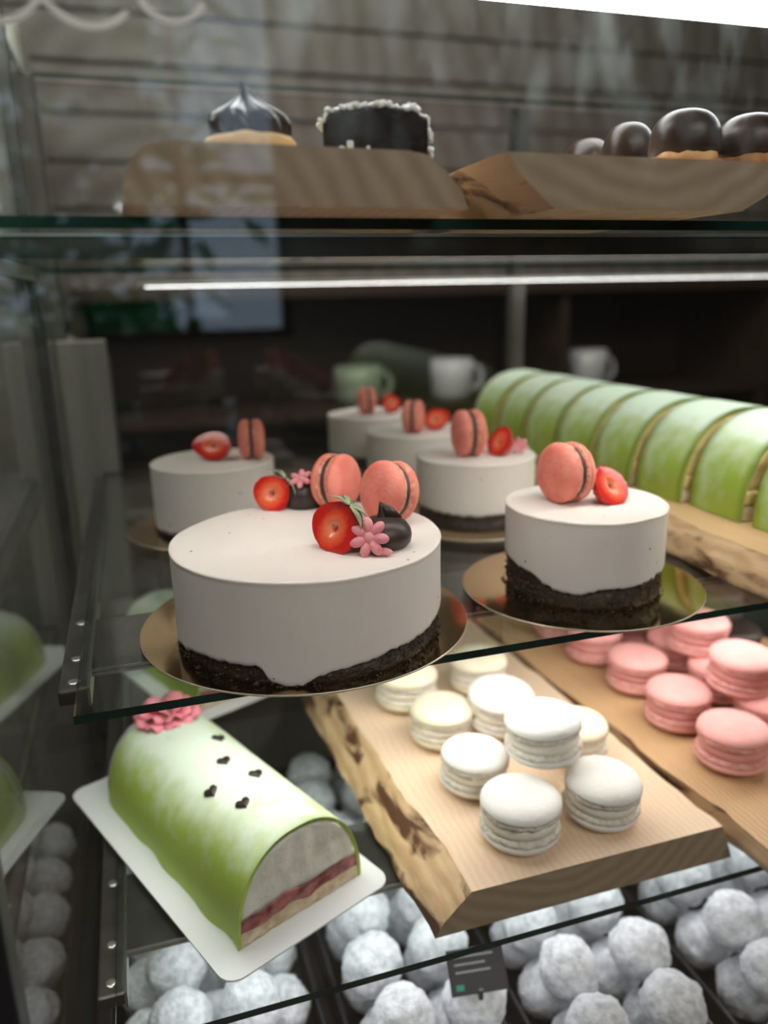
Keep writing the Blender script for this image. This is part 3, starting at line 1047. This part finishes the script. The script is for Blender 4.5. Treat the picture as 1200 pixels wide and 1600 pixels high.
disc('pale gold round board farthest back', C4[0], C4[1], .076, GOLDPALE)
CT = CZ + H                      # tops of the cakes


# ---- toppings
def make_strawberry(label, L=.034, Wd=.031, leaf=True, seed=0, group='strawberry halves on the cakes'):
    """Half berry: flat cut face at local +Z side (z = 0), flesh below; stem end towards +X."""
    t = thing('strawberry_half', label, 'strawberry', (0, 0, 0), 0, group)
    n, mh = 26, 12
    V, F = [], []

    def rad(s):          # s: 0 tip .. 1 stem
        return Wd / 2 * max(0.0, math.sin(PI * (s ** .78) * .93 + .05)) ** .72 * (1.03 if s > .5 else 1)
    for i in range(n + 1):
        s = i / n
        x = (s - .5) * L
        r = rad(s) if 0 < i < n else .0006
        if i == n:
            r = .003
        for k in range(mh + 1):
            a = PI + PI * k / mh
            wob = 1 + .03 * ns(s * 4, k * .4, seed)
            V.append((x, r * math.cos(a) * wob, r * math.sin(a) * .92 * wob))
    for i in range(n):
        for k in range(mh):
            a = i * (mh + 1) + k
            F.append((a, a + 1, a + mh + 2, a + mh + 1))
    skin = link('skin', mesh('strawberry_skin', V, F), FLESH, t)
    # cut face with a hollow
    V, F = [], []
    mm = 10
    for i in range(n + 1):
        s = i / n
        x = (s - .5) * L
        r = rad(s) if 0 < i < n else .0006
        if i == n:
            r = .003
        for k in range(-mm, mm + 1):
            q = k / mm
            y = r * q
            d = math.hypot((x + .001) / (L * .20), y / (Wd * .13))
            z_ = .0008 * (1 - q * q) - .0045 * max(0, 1 - d) ** .7
            V.append((x, y, z_))
    cc = 2 * mm + 1
    for i in range(n):
        for k in range(cc - 1):
            a = i * cc + k
            F.append((a, a + 1, a + cc + 1, a + cc))
    link('cut_face', mesh('cut_face', V, F), SCUT, t)
    # seeds in the skin
    V, F = [], []
    for i in range(3, n - 2, 3):
        s = i / n
        for k in range(6):
            a = PI + PI * (k + .5 + .3 * (i % 2)) / 6
            r = rad(s) * 1.005
            c = Vector(((s - .5) * L, r * math.cos(a), r * math.sin(a) * .92))
            b = len(V)
            V += [c + Vector((.0009, 0, 0)), c + Vector((-.0009, 0, 0)), c + Vector((0, -.0005 * math.sin(a), .0005 * math.cos(a))), c - Vector((0, -.0005 * math.sin(a), .0005 * math.cos(a))), c + Vector((0, math.cos(a), math.sin(a))) * .0005]
            F += [(b, b + 2, b + 4), (b + 2, b + 1, b + 4), (b + 1, b + 3, b + 4), (b + 3, b, b + 4)]
    link('seeds', mesh('seeds', V, F), SEED, t)['kind'] = 'stuff'
    if leaf:
        for k in range(5):
            a = PI * (k / 4) * 1.05 + PI
            ll = .017 + .003 * ns(k * 3.3, seed)
            V, F = [], []
            for j in range(7):
                f_ = j / 6
                wdt = .0046 * math.sin(PI * min(1, f_ * .9 + .12)) + .0001
                out = Vector((0, math.cos(a), math.sin(a) * .9))
                side = Vector((0, -math.sin(a), math.cos(a)))
                c = Vector((L * .5 + .001 + .0015 * math.sin(f_ * 3) - .006 * f_ * f_ + .003 * f_ * (k % 2), 0, 0)) + out * (.001 + ll * f_)
                V += [c - side * wdt, c + side * wdt, c + Vector((.0006, 0, 0))]
            for j in range(6):
                b = j * 3
                F += [(b, b + 2, b + 5, b + 3), (b + 2, b + 1, b + 4, b + 5), (b, b + 3, b + 4, b + 1)]
            link('leaf', mesh('leaf', V, F), LEAF, t)
    return t


def make_kiss(label, r=.020, h=.021, tip=.010):
    t = thing('chocolate_drop', label, 'chocolate', (0, 0, 0), 0, 'chocolate drops on the largest cake')
    prof = [(r * .80, 0), (r * .96, h * .18), (r, h * .40), (r * .95, h * .62), (r * .80, h * .82), (r * .55, h * .95), (r * .3, h * 1.02), (r * .1, h * 1.05), (.0005, h * 1.05)]
    V, F = lathe(prof, 40, lambda rr, z_, a, i: (rr * (1 + .02 * ns(math.cos(a) * 1.5, math.sin(a) * 1.5)), z_))
    link('dome', mesh('dome', V, F), CHOCSATIN, t)
    # curled tip, torn open like a little beak
    V, F = [], []
    n = 14
    for j in range(8):
        f_ = j / 7
        for k in range(n):
            a = 2 * PI * k / n
            rr = tip * .55 * (1 - f_) ** .8 + .0002
            V.append((rr * math.cos(a) - .0035 * f_ * f_, rr * math.sin(a) * .7, h * 1.0 + tip * f_))
    for j in range(7):
        for k in range(n):
            F.append((j * n + k, j * n + (k + 1) % n, (j + 1) * n + (k + 1) % n, (j + 1) * n + k))
    link('tip', mesh('tip', V, F), CHOC, t)
    # two thin chocolate flaps
    for sgn in (-1, 1):
        V = [(-.001, sgn * .004, h), (.011, sgn * .007, h * .96), (.005, sgn * .004, h + tip * .7), (-.0025, sgn * .001, h + tip * 1.15)]
        V += [(a, b + .0005 * sgn, c) for a, b, c in V]
        link('flap', mesh('flap', V, [(0, 1, 2, 3), (4, 7, 6, 5), (0, 4, 5, 1), (1, 5, 6, 2), (2, 6, 7, 3), (3, 7, 4, 0)]), CHOC, t)
    return t


def ellipsoid(rx, ry, rz, nu=14, nv=9):
    V, F = [], []
    for i in range(nv + 1):
        th = PI * i / nv
        for k in range(nu):
            a = 2 * PI * k / nu
            V.append((rx * math.sin(th) * math.cos(a), ry * math.sin(th) * math.sin(a), rz * math.cos(th)))
    for i in range(nv):
        for k in range(nu):
            F.append((i * nu + k, i * nu + (k + 1) % nu, (i + 1) * nu + (k + 1) % nu, (i + 1) * nu + k))
    bm_me = mesh('ellipsoid', V, F)
    return bm_me


def make_flower(label, r=.0125, petals=7, loose=None):
    t = thing('sugar_flower', label, 'decoration', (0, 0, 0), 0, 'pink sugar flowers on the cakes')
    link('centre', ellipsoid(r * .34, r * .34, r * .25), PINKSUGAR, t)
    pm = ellipsoid(r * .44, r * .27, r * .25)
    for k in range(petals):
        a = 2 * PI * k / petals + .2
        p = link('petal', pm, None if len(pm.materials) else PINKSUGAR, t, (r * .60 * math.cos(a), r * .60 * math.sin(a), .0004 * (k % 3)))
        p.rotation_euler = (0, -.15 * (k % 2), a)
    return t


CG = 'coral macarons standing on the cakes'


def stand(label, x, y, axis, Rm=.0225, seed=0, up=0., z=None, **kw):
    kw = dict(dict(dome=.42, foot=.17, fill=.085), **kw)
    t, half = make_macaron(Rm, seed, PINKMAC, PINKFOOT, CHOCFILL, label, CG, **kw)
    frame(t, (x, y, (CT if z is None else z) + Rm * .985 + up), axis)
    return t


stand('coral macaron standing edge-on beside the chocolate drop on the largest cake', .1525, .620, RT * .86 - FW * .50 + UP * .06, .0232, 101)
stand('coral macaron leaning at the right rim of the largest cake', .1815, .566, -RT * .72 - FW * .62 + UP * .2, .0242, 102, up=.0)
stand('coral macaron on the small front cake', .338, .567, -RT * .85 - FW * .46 + UP * .05, .0255, 103, dome=.40)
stand('blurred coral macaron on the back left cake', CL[0] + .043, CL[1] - .01, RT * .98 + FW * .15, .022, 104)
stand('blurred coral macaron on the cake one row back', C2[0] - .012, C2[1] - .008, RT * .97 + FW * .2, .0255, 105)
stand('blurred coral macaron on the third-row cake', C3[0] - .012, C3[1] - .02, RT * .97 - FW * .2, .021, 106)
stand('dim coral macaron on the farthest cake', C4[0] - .008, C4[1], RT * .97 + FW * .2, .020, 107)


def berry(label, x, y, zc, nrm, stem, **kw):
    t = make_strawberry(label, **kw)
    frame(t, (x, y, CT + zc), nrm, stem)
    return t


berry('cut strawberry half facing left, at the front right of the largest cake', .1225, .508, .0172, -RT * .52 - FW * .80 + UP * .24, RT * .52 + UP * .74 - FW * .1, L=.037, Wd=.039, seed=1)
berry('small cut strawberry half at the back of the largest cake', .1005, .634, .0145, -RT * .12 - FW * .95 + UP * .25, RT * .60 + UP * .60, L=.031, Wd=.032, seed=2)
berry('dark red strawberry half beside the macaron on the small front cake', .371, .549, .0150, RT * .40 - FW * .70 + UP * .55, -RT * .35 + UP * .75 + FW * .1, L=.036, Wd=.034, seed=3, leaf=False)
berry('orange-red strawberry half lying on the back left cake', CL[0] + .0, CL[1] - .004, .0165, -RT * .2 - FW * .80 + UP * .5, -RT * .9 + UP * .2, L=.046, Wd=.032, seed=4, leaf=False)
berry('bright red strawberry half on the cake one row back', C2[0] + .020, C2[1] - .018, .0155, -RT * .3 - FW * .2 + UP * .2, UP * .9 + RT * .2, L=.034, Wd=.034, seed=5, leaf=False)
berry('orange strawberry half on the third-row cake', C3[0] + .022, C3[1] - .016, .0145, -RT * .1 - FW * .85 + UP * .4, RT * .9 + UP * .3, L=.036, Wd=.028, seed=6, leaf=False)
berry('dim red strawberry half on the farthest cake', C4[0] + .03, C4[1] - .006, .0145, RT * .5 - FW * .6 + UP * .4, RT * .8 + UP * .3, L=.034, Wd=.03, seed=7, leaf=False)

k1 = make_kiss('glossy chocolate drop with a torn tip at the front right of the largest cake')
k1.location = (.1585, .508, CT + ZO)
k1.rotation_euler = (0, 0, .3)
k2 = make_kiss('chocolate drop behind the small strawberry at the back of the largest cake', r=.0165, h=.022, tip=.005)
k2.location = (.1275, .637, CT + ZO)
f1 = make_flower('pink star-shaped sugar flower leaning on the chocolate drop', .0140, 7)
frame(f1, (.1425, .4905, CT + .0125), -FW * .92 - RT * .25 + UP * .30)
f2 = make_flower('small pink sugar flower on the rear chocolate drop', .0100, 6)
frame(f2, (.1245, .629, CT + .0255), -FW * .6 + UP * .8 - RT * .2)
f3 = make_flower('pink sugar flower beside the strawberry on the cake one row back', .010, 6)
frame(f3, (C2[0] + .044, C2[1] - .02, CT + .0085), -FW * .8 + UP * .5)
o = link('sugar_petal', ellipsoid(.0060, .0030, .0028), PINKSUGAR, None)
frame(o, (.1515, .4850, CT + .0029), UP, RT + FW * -.4)
tag(o, 'loose pink sugar petal in front of the chocolate drop', 'decoration')


# ================================================================= ROLL CAKES
def arch(Wd, h, n=28, p=2.3, flat=.0):
    pts = []
    for i in range(n + 1):
        a = PI * i / n
        c, s = math.cos(a), math.sin(a)
        pts.append((Wd / 2 * (1 if c > 0 else -1) * abs(c) ** (2 / p), h * abs(s) ** (2 / p)))
    return pts[::-1]      # from left to right


def roll_cake(name, label, cat, L, Wd, h, loc, rz, group=None, marz=MARZ, slices=False, seed=0, th=.003):
    """Near cut face at local y = 0, length along +Y."""
    t = thing(name, label, cat, loc, rz, group)
    outer = arch(Wd, h)
    inner = arch(Wd - 2 * th, h - th)
    V, F = [], []
    n = len(outer)
    st = 24 if L > .1 else 8
    for s in range(st + 1):
        y = L * s / st
        for i, (x, z_) in enumerate(outer):
            e = 1.0
            if not slices and s > st - 4:           # rounded, folded-down far end
                q = (s - (st - 4)) / 4
                e = math.sqrt(max(0, 1 - (q * .62) ** 2))
            wob = 1 + .012 * ns(y * 18 + seed, i * .25, seed)
            fl = .004 * (1 - z_ / h) ** 6 * (1 if i < n / 2 else -1) * ns(y * 30, seed, 4)
            V.append((x * e * wob + fl, y, z_ * e * (1 + .008 * ns(y * 15, i * .3, seed + 3))))
    for s in range(st):
        for i in range(n - 1):
            a = s * n + i
            F.append((a, a + 1, a + n + 1, a + n))
    F.append(tuple(st * n + i for i in range(n)))
    b = len(V)
    for i, (x, z_) in enumerate(inner):               # thickness seen at the cut
        V.append((x, 0, z_))
    for i, (x, z_) in enumerate(inner):
        V.append((x, .02, z_))
    rim = []
    for i in range(n - 1):
        rim.append((i, i + 1, b + i + 1, b + i))
        F.append((b + i, b + i + 1, b + n + i + 1, b + n + i))
    k0 = len(F)
    F += rim
    mi = [0] * k0 + [1] * len(rim)
    me = bpy.data.meshes.new('marzipan')
    me.from_pydata([tuple(v) for v in V], [], F)
    me.polygons.foreach_set('material_index', mi)
    link('marzipan', me, [marz, MARZCUT], t)

    # layers at the cut: sponge, jam, cream (each a solid body under the marzipan)
    def layer(nm, z0, z1, ma_, yoff, wav):
        V, F = [], []
        cols, rws = 26, 8

        def half_w(z_):
            z_ = min(max(z_, 0), (h - th) * .999)
            s = z_ / (h - th)
            return (Wd / 2 - th) * max(0, 1 - s ** 2.3) ** (1 / 2.3)
        for r_ in range(rws + 1):
            for c in range(cols + 1):
                u = -1 + 2 * c / cols
                zz = z0 + (z1 - z0) * r_ / rws
                x = u * half_w(zz) * .995
                wv = wav * ns(x * 60 + seed, z0 * 99)
                if 0 < r_ < rws or nm == 'jam':
                    zz = min(zz + wv, z1 + abs(wv))
                V.append((x, yoff + .0028 * ns(x * 90, zz * 90, seed) * (0 if nm == 'x' else 1), zz))
        nn = len(V)
        V += [(x, L * .93 if L > .1 else L - .002, zz) for x, y, zz in V]
        cc = cols + 1
        for r_ in range(rws):
            for c in range(cols):
                a = r_ * cc + c
                F.append((a, a + 1, a + cc + 1, a + cc))
                F.append((nn + a, nn + a + cc, nn + a + cc + 1, nn + a + 1))
        for c in range(cols):
            F.append((c, nn + c, nn + c + 1, c + 1))
            a = rws * cc + c
            F.append((a, a + 1, nn + a + 1, nn + a))
        for r_ in range(rws):
            a = r_ * cc
            F.append((a, a + cc, nn + a + cc, nn + a))
            a = r_ * cc + cols
            F.append((a, nn + a, nn + a + cc, a + cc))
        link(nm, mesh(nm, V, F), ma_, t)
    layer('sponge', .0005, h * .16, SPONGE, .0004, .0)
    layer('jam', h * .155, h * .29, JAM if not slices else CUSTARD, -.0004, .004)
    layer('cream', h * .28, (h - th) * .996, CREAM if not slices else CUSTARD, .0008, .0015)
    return t


UX, UY = -.401, .916
rzr = math.atan2(.401, .916)


def card(label, nx, ny, Wd, L, rz, z=T3):
    """White card: near left corner of its own frame at (nx, ny), width along +X, length along +Y."""
    t = thing('cake_card', label, 'cake card', (nx, ny, z), rz, 'white cards under the roll cakes')
    bm = bmesh.new()
    r, pts = .014, []
    for cx, cy, a0 in ((Wd - r, r, -90), (Wd - r, L - r, 0), (r, L - r, 90), (r, r, 180)):
        for k in range(7):
            a = math.radians(a0 + 15 * k)
            pts.append((cx + r * math.cos(a), cy + r * math.sin(a)))
    n = len(pts)
    V = [(x, y, 0) for x, y in pts] + [(x, y, .0016) for x, y in pts]
    F = [tuple(range(n))[::-1], tuple(range(n, 2 * n))] + [(i, (i + 1) % n, n + (i + 1) % n, n + i) for i in range(n)]
    link('sheet', mesh('sheet', V, F), CARDW, t, smooth=False)
    return t


card('white card under the front roll cake with rounded corner', .0205, .4665, .159, .312, rzr)
RCZ = T3 + .0018
RW, RH = .121, .080
rc_loc = (.087, .5205)
roll_cake('roll_cake', 'green marzipan roll cake, cut open, sprinkled with chocolate hearts', 'roll cake', .268, RW, RH, (rc_loc[0], rc_loc[1], RCZ), rzr, seed=1)


def on_roll(px_x, px_y, dz=0.):
    """Local (x across, y along) of the front roll to scene coordinates on its surface."""
    zz = RH * max(0, 1 - (abs(px_x) / (RW / 2)) ** 2.3) ** (1 / 2.3)
    c, s = math.cos(rzr), math.sin(rzr)
    return Vector((rc_loc[0] + px_x * c - px_y * s, rc_loc[1] + px_x * s + px_y * c, RCZ + zz + dz))


def heart_mesh():
    pts = []
    for i in range(28):
        a = 2 * PI * i / 28
        x = 16 * math.sin(a) ** 3
        y = 13 * math.cos(a) - 5 * math.cos(2 * a) - 2 * math.cos(3 * a) - math.cos(4 * a)
        pts.append((x / 34 * .011, y / 34 * .011))
    n = len(pts)
    V = [(x, y, 0) for x, y in pts] + [(x * .9, y * .9, .0022) for x, y in pts]
    F = [tuple(range(n))[::-1], tuple(range(n, 2 * n))] + [(i, (i + 1) % n, n + (i + 1) % n, n + i) for i in range(n)]
    return mesh('heart', V, F)


hm = heart_mesh()
# hearts are placed where the photo's rays meet the roll: (across, along)
for lx, ly, lab in ((-.0161, .055, 'nearest to the cut end'), (.0136, .0825, 'rightmost of the five'), (-.0253, .0915, 'leftmost of the five'), (.0024, .1173, 'fourth from the cut end'), (.0200, .158, 'farthest from the cut end')):
    p = on_roll(lx, ly, .0)
    e = on_roll(lx + .001, ly) - on_roll(lx - .001, ly)
    nrm = e.cross(Vector((UX, UY, 0))).normalized()
    o = link('chocolate_heart', hm, None if len(hm.materials) else CHOCSATIN, None)
    frame(o, p, nrm if nrm.z > 0 else -nrm, Vector((.95, .3, 0)))
    o.scale = (1.25, 1.25, 1)
    tag(o, 'tiny chocolate heart on the front roll cake, ' + lab, 'chocolate', 'chocolate hearts on the roll cake')
# pink marzipan rose
rose = thing('marzipan_rose', 'pink marzipan rose on the back of the front roll cake', 'decoration', (0, 0, 0))
pr = on_roll(.0035, .230)
rose.scale = (1.22, 1.22, 1.15)
rose.location = (pr.x, pr.y, pr.z + ZO - .002)
ROSEP = mat('pink_marzipan', (.80, .20, .26), .55, col2=(.88, .34, .38), nscale=80, bump=1, bscale=200, sss=.15)
for ring, (cnt, rr, zz, tilt) in enumerate(((9, .019, .005, 1.15), (7, .012, .009, .8), (4, .006, .013, .4))):
    for k in range(cnt):
        a = 2 * PI * k / cnt + ring * .5
        V, F = [], []
        for i in range(7):
            for j in range(7):
                u, v = (i / 6 - .5) * 2, j / 6
                wd = .0085 * math.sqrt(max(.02, 1 - (v - .5) ** 2 * 3.2))
                V.append((u * wd, .004 * u * u + .003 * v * v + .0012 * ns(u * 3, v * 3, k), v * .015))
        nn = len(V)
        V += [(x, y + .0016, z_) for x, y, z_ in V]
        for i in range(6):
            for j in range(6):
                a_ = i * 7 + j
                F.append((a_, a_ + 1, a_ + 8, a_ + 7))
                F.append((nn + a_, nn + a_ + 7, nn + a_ + 8, nn + a_ + 1))
        for i in range(6):
            F += [(i * 7, i * 7 + 7, nn + i * 7 + 7, nn + i * 7), (i * 7 + 6, nn + i * 7 + 6, nn + i * 7 + 13, i * 7 + 13), (i, nn + i, nn + i + 1, i + 1), (42 + i, 43 + i, nn + 43 + i, nn + 42 + i)]
        p = link('petal', mesh('petal', V, F), ROSEP, rose, (rr * math.cos(a) * .55, rr * math.sin(a) * .55, zz * .3))
        p.rotation_euler = (-tilt, 0, a + PI / 2 + PI)

# second roll cake farther back on the lower shelf
card('white card farther back, seen below the largest cake', .022, .842, .159, .30, rzr)
roll_cake('roll_cake', 'green roll cake farther back, mostly hidden below the largest cake', 'roll cake', .24, RW, RH, (.0885, .896, RCZ), rzr, seed=4)

# sliced rolls on the middle shelf
y = .500
i = 0
pos = ['nearest, cut by the right picture edge', 'second from the right picture edge', 'third from the right picture edge', 'fourth, behind the small front cake', 'fifth, blurred behind the cakes', 'sixth, blurred behind the cakes', 'seventh, dim in the background', 'eighth, dim at the far end', 'ninth, at the very back']
while y < 1.16:
    roll_cake('cake_slice', 'thick green marzipan cake slice on the rough board, ' + pos[i % len(pos)], 'cake slice', .074, .165, .097, (.626 + R.uniform(-.003, .003) - .05 * (y - .5), y, BT2 + .0005), R.uniform(-.04, .04), 'green cake slices in a row', MARZ2, True, seed=20 + i)
    y += .084
    i += 1

# ================================================================= UPPER SHELF PASTRIES
UZ = T1 + .0287
# tart with a piped chocolate rosette
tt = thing('chocolate_tart', 'small round shortcrust tart with a piped dark chocolate rosette and peak', 'tart', (.0690, .437, UZ - .0002))
V, F = lathe([(.0215, 0), (.0232, .001), (.0236, .0045), (.0222, .0062), (.001, .0062)], 48, lambda r, z_, a, i: (r * (1 + .03 * ns(math.cos(a) * 3, math.sin(a) * 3, 2)), z_ * (1 + .25 * ns(math.cos(a) * 2, math.sin(a) * 2, 8))))
link('crust', mesh('crust', V, F), SHORTCRUST, tt)
V, F = [], []
n, rws = 112, 30
ROS = [(0, .0172), (.12, .0186), (.28, .0188), (.42, .0168), (.52, .0130), (.62, .0085), (.72, .0048), (.85, .0024), (1, .0004)]
for j in range(rws + 1):
    f_ = j / rws
    z_ = .0058 + .0275 * f_
    base = interp(ROS, f_)
    for k in range(n):
        a = 2 * PI * k / n
        lobe = abs(math.cos(3.5 * (a + f_ * .7)))
        lob = 1 + .42 * (lobe ** .9 - .62) * min(1, 1.15 - .5 * f_)
        V.append((base * lob * math.cos(a) - .0025 * f_ ** 4, base * lob * math.sin(a), z_ - .0022 * (1 - lobe) * (1 - f_)))
for j in range(rws):
    for k in range(n):
        F.append((j * n + k, j * n + (k + 1) % n, (j + 1) * n + (k + 1) % n, (j + 1) * n + k))
F.append(tuple(range(n)))
F.append(tuple(rws * n + k for k in range(n)))
link('rosette', mesh('rosette', V, F), mat('piped_chocolate', (.022, .014, .012), .36, spec=.4, col2=(.035, .022, .018), nscale=40, bump=.3, bscale=150), tt)

# chocolate bar with coconut
cb = thing('chocolate_bar', 'dark chocolate cake bar covered with white coconut flakes', 'pastry', (.1405, .452, UZ), -.25)
V, F = [], []
nx_, nz_ = 16, 8
secs = []
for i_ in range(nx_ + 1):
    u = i_ / nx_
    x = (u - .5) * .0565
    e = min(1, .86 + 4 * u * (1)) if u < .06 else (1 if u < .93 else .93)
    hh = (.0200 + .0060 * math.sin(PI * min(1, u * .9 + .08)) ** .7 + .0015 * u)
    dd = .030 * e
    ring = []
    for k in range(20):
        a = 2 * PI * k / 20
        c, s = math.cos(a), math.sin(a)
        ring.append((x, dd / 2 * (1 if c > 0 else -1) * abs(c) ** .45, hh * e * (.5 + .5 * (1 if s > 0 else -1) * abs(s) ** .45)))
    secs.append(ring)
for ring in secs:
    V += ring
for i_ in range(nx_):
    for k in range(20):
        F.append((i_ * 20 + k, i_ * 20 + (k + 1) % 20, (i_ + 1) * 20 + (k + 1) % 20, (i_ + 1) * 20 + k))
F.append(tuple(range(20)))
F.append(tuple(nx_ * 20 + k for k in range(20)))
link('chocolate_body', mesh('bar', V, F), CHOCBAR, cb)
flm = box(-.0030, .0030, -.0018, .0018, -.0012, .0012, .0006, 1)
first = True
for k in range(85):
    u = R.random()
    i_ = min(nx_, int(u * nx_))
    if k < 66:
        kk = R.choice([3, 4, 5, 5, 6, 7])
        x, y_, z_ = secs[i_][kk]
    elif k < 80:
        i_ = nx_
        x, y_, z_ = secs[i_][R.randrange(20)]
        x += .0008
        y_ *= R.uniform(.2, 1)
    else:
        x, y_, z_ = secs[R.randrange(3, 12)][R.choice([12, 13, 11])]
        z_ = max(.003, z_)
    fl_ = link('coconut_flake', flm, COCONUT if first else None, cb, (x + R.uniform(-.001, .001), y_ + R.uniform(-.001, .001), z_ + (.0006 if k < 66 else 0)), False)
    fl_.rotation_euler = (R.uniform(-.5, .5), R.uniform(-.5, .5) + (PI / 2 if k >= 80 else 0), R.uniform(0, 6)) if k < 66 or k >= 80 else (R.uniform(0, 3), R.uniform(0, 3), R.uniform(0, 3))
    first = False


def profiterole(label, x, y, r, h, seed):
    t = thing('profiterole', label, 'pastry', (x, y, UZ - .0003), seed * 1.3, 'chocolate-dipped pastries on the upper right board')
    prof = [(r * .70, 0), (r * .90, h * .06), (r * .97, h * .16), (r * .96, h * .27), (r * .5, h * .36), (.001, h * .38)]
    V, F = lathe(prof, 40, lambda rr, z_, a, i: (rr * (1 + .05 * ns(math.cos(a) * 2.5, math.sin(a) * 2.5, seed + z_ * 60)), z_))
    link('pastry', mesh('pastry', V, F), PASTRY, t)
    prof = [(r * .94, 0), (r * 1.0, .001), (r * 1.035, h * .08), (r * 1.02, h * .25)]
    for k in range(1, 13):
        a = k / 12 * PI / 2
        prof.append((r * 1.02 * max(.001, math.cos(a)) ** .75, h * .25 + h * .56 * math.sin(a)))

    def fn(rr, z_, a, i):
        low = h * (.21 + .06 * ns(math.cos(a) * 1.6, math.sin(a) * 1.6, seed) + .03 * ns(math.cos(a) * 5, math.sin(a) * 5, seed))
        k = 1 + .025 * ns(math.cos(a) * 1.3, math.sin(a) * 1.3, z_ * 50 + seed)
        return rr * k, low + z_ * (h - low) / (h * .81)
    V, F = lathe(prof, 48, fn, cap0=False)
    link('chocolate_glaze', mesh('glaze', V, F), CHOC, t)
    return t


profiterole('foremost chocolate-dipped choux bun, second from the right edge', .3415, .448, .0212, .0345, 1)
profiterole('chocolate-dipped choux bun cut by the right picture edge', .3905, .4475, .0222, .0340, 2)
profiterole('tall glossy chocolate-dipped bun left of the foremost one', .3375, .502, .0175, .0375, 3)
profiterole('low chocolate-dipped bun at the left of the group', .338, .553, .0185, .0365, 4)
profiterole('chocolate-dipped bun whose top just shows above the board', .325, .600, .0170, .0290, 5)

# ================================================================= TRAYS OF SUGARED BALLS
TZ = -.708
tray_defs = [(-.085, .112, 'left'), (.127, .272, 'middle'), (.288, .452, 'right of the price tag'), (.470, .66, 'far right')]
ball_meshes = []
for s in range(4):
    bm = bmesh.new()
    bmesh.ops.create_icosphere(bm, subdivisions=4, radius=1)
    for v in bm.verts:
        c = v.co.normalized()
        v.co = c * (.98 + .09 * ns(c.x * 2 + s * 7, c.y * 2, c.z * 2) + .06 * ns(c.x * 6 + s, c.y * 6, c.z * 6) + .04 * ns(c.x * 16, c.y * 16 + s, c.z * 16))
    me = bpy.data.meshes.new('sugared_ball')
    bm.to_mesh(me)
    bm.free()
    me.materials.append(SNOW)
    me.shade_smooth()
    ball_meshes.append(me)
BR = .0310
bn = 0
for (x0, x1, lab) in tray_defs:
    t = thing('black_tray', 'black tray of sugared balls, the %s one below the shelves' % lab, 'tray', (0, 0, TZ), 0, 'black trays below the lowest shelf')
    y0, y1 = .385, 1.0
    link('tray_bottom', box(x0, x1, y0, y1, 0, .004, .001, 1), BLACKTRAY, t, smooth=False)
    for nm, b in (('tray_side', (x0, x0 + .004, y0, y1, .004, .05)), ('tray_side', (x1 - .004, x1, y0, y1, .004, .05)), ('tray_end', (x0 + .004, x1 - .004, y0, y0 + .004, .004, .05)), ('tray_end', (x0 + .004, x1 - .004, y1 - .004, y1, .004, .05))):
        link(nm, box(*b, .001, 1), BLACKTRAY, t, smooth=False)
    nxb = max(2, int((x1 - x0 - .008) / (2 * BR)))
    gap = (x1 - x0 - .010) / nxb
    gname = 'sugared balls in the %s tray' % lab
    for layer_ in range(2):
        cnt = nxb if layer_ == 0 else nxb - (1 if nxb > 2 else 0)
        yy = y0 + .038 + (.032 if layer_ else 0)
        row = 0
        while yy < y1 - .036:
            for k in range(cnt):
                xx = x0 + .005 + gap * (k + .5) + (gap / 2 if layer_ and nxb > 2 else 0)
                if layer_ and nxb == 2:
                    xx = x0 + .005 + gap * (k + .5) + (.004 if row % 2 else -.004)
                if yy < .405 and lab == 'middle' and False:
                    continue
                o = bpy.data.objects.new('sugared_ball', ball_meshes[bn % 4])
                C.objects.link(o)
                rr = BR * R.uniform(.93, .965)
                o.location = (xx + R.uniform(-.0006, .0006), yy + R.uniform(-.0015, .0015), TZ + .0045 + BR + ((.047 if nxb > 2 else .054) if layer_ else 0) + ZO)
                o.scale = (rr, rr, rr * R.uniform(.92, 1))
                o.rotation_euler = (R.uniform(0, 6), R.uniform(0, 6), R.uniform(0, 6))
                colw = ('left', 'right') if cnt == 2 else ('left', 'centre', 'right')
                roww = ('front', 'second', 'third', 'fourth', 'fifth', 'sixth', 'seventh', 'eighth', 'ninth', 'tenth')
                tag(o, 'white sugared ball, %s layer, %s row, %s column, %s tray' % ('top' if layer_ else 'lower', roww[row], colw[k], lab), 'confection', gname)
                bn += 1
            yy += 2 * BR + .003
            row += 1
# price tag
pt = thing('price_tag', 'small black price tag with pale lines and a green mark among the balls', 'price tag', (.2355, .500, TZ + .116), math.radians(-8))
fr = link('card', box(-.026, .026, -.001, .001, 0, .036, .0008, 1), BLACKMAT, pt, smooth=False)
fr.rotation_euler = (-.75, 0, 0)
GREYINK = mat('grey_ink', (.35, .38, .38), .6, col2=(.4, .42, .42), nscale=50)
GREENINK = mat('green_ink', (.02, .35, .22), .6, col2=(.03, .4, .25), nscale=50)
for k, (a, b) in enumerate(((-.02, .016), (-.02, .008), (-.02, .012))):
    link('text_line', box(a, b, -.0014, -.0010, .029 - k * .006, .0305 - k * .006), GREYINK, fr, smooth=False)
link('green_mark', box(-.021, -.014, -.0014, -.0010, .004, .0085), GREENINK, fr, smooth=False)
st = link('stem', box(-.002, .002, -.0015, .0015, -.03, .004), BLACKTRAY, pt, smooth=False)
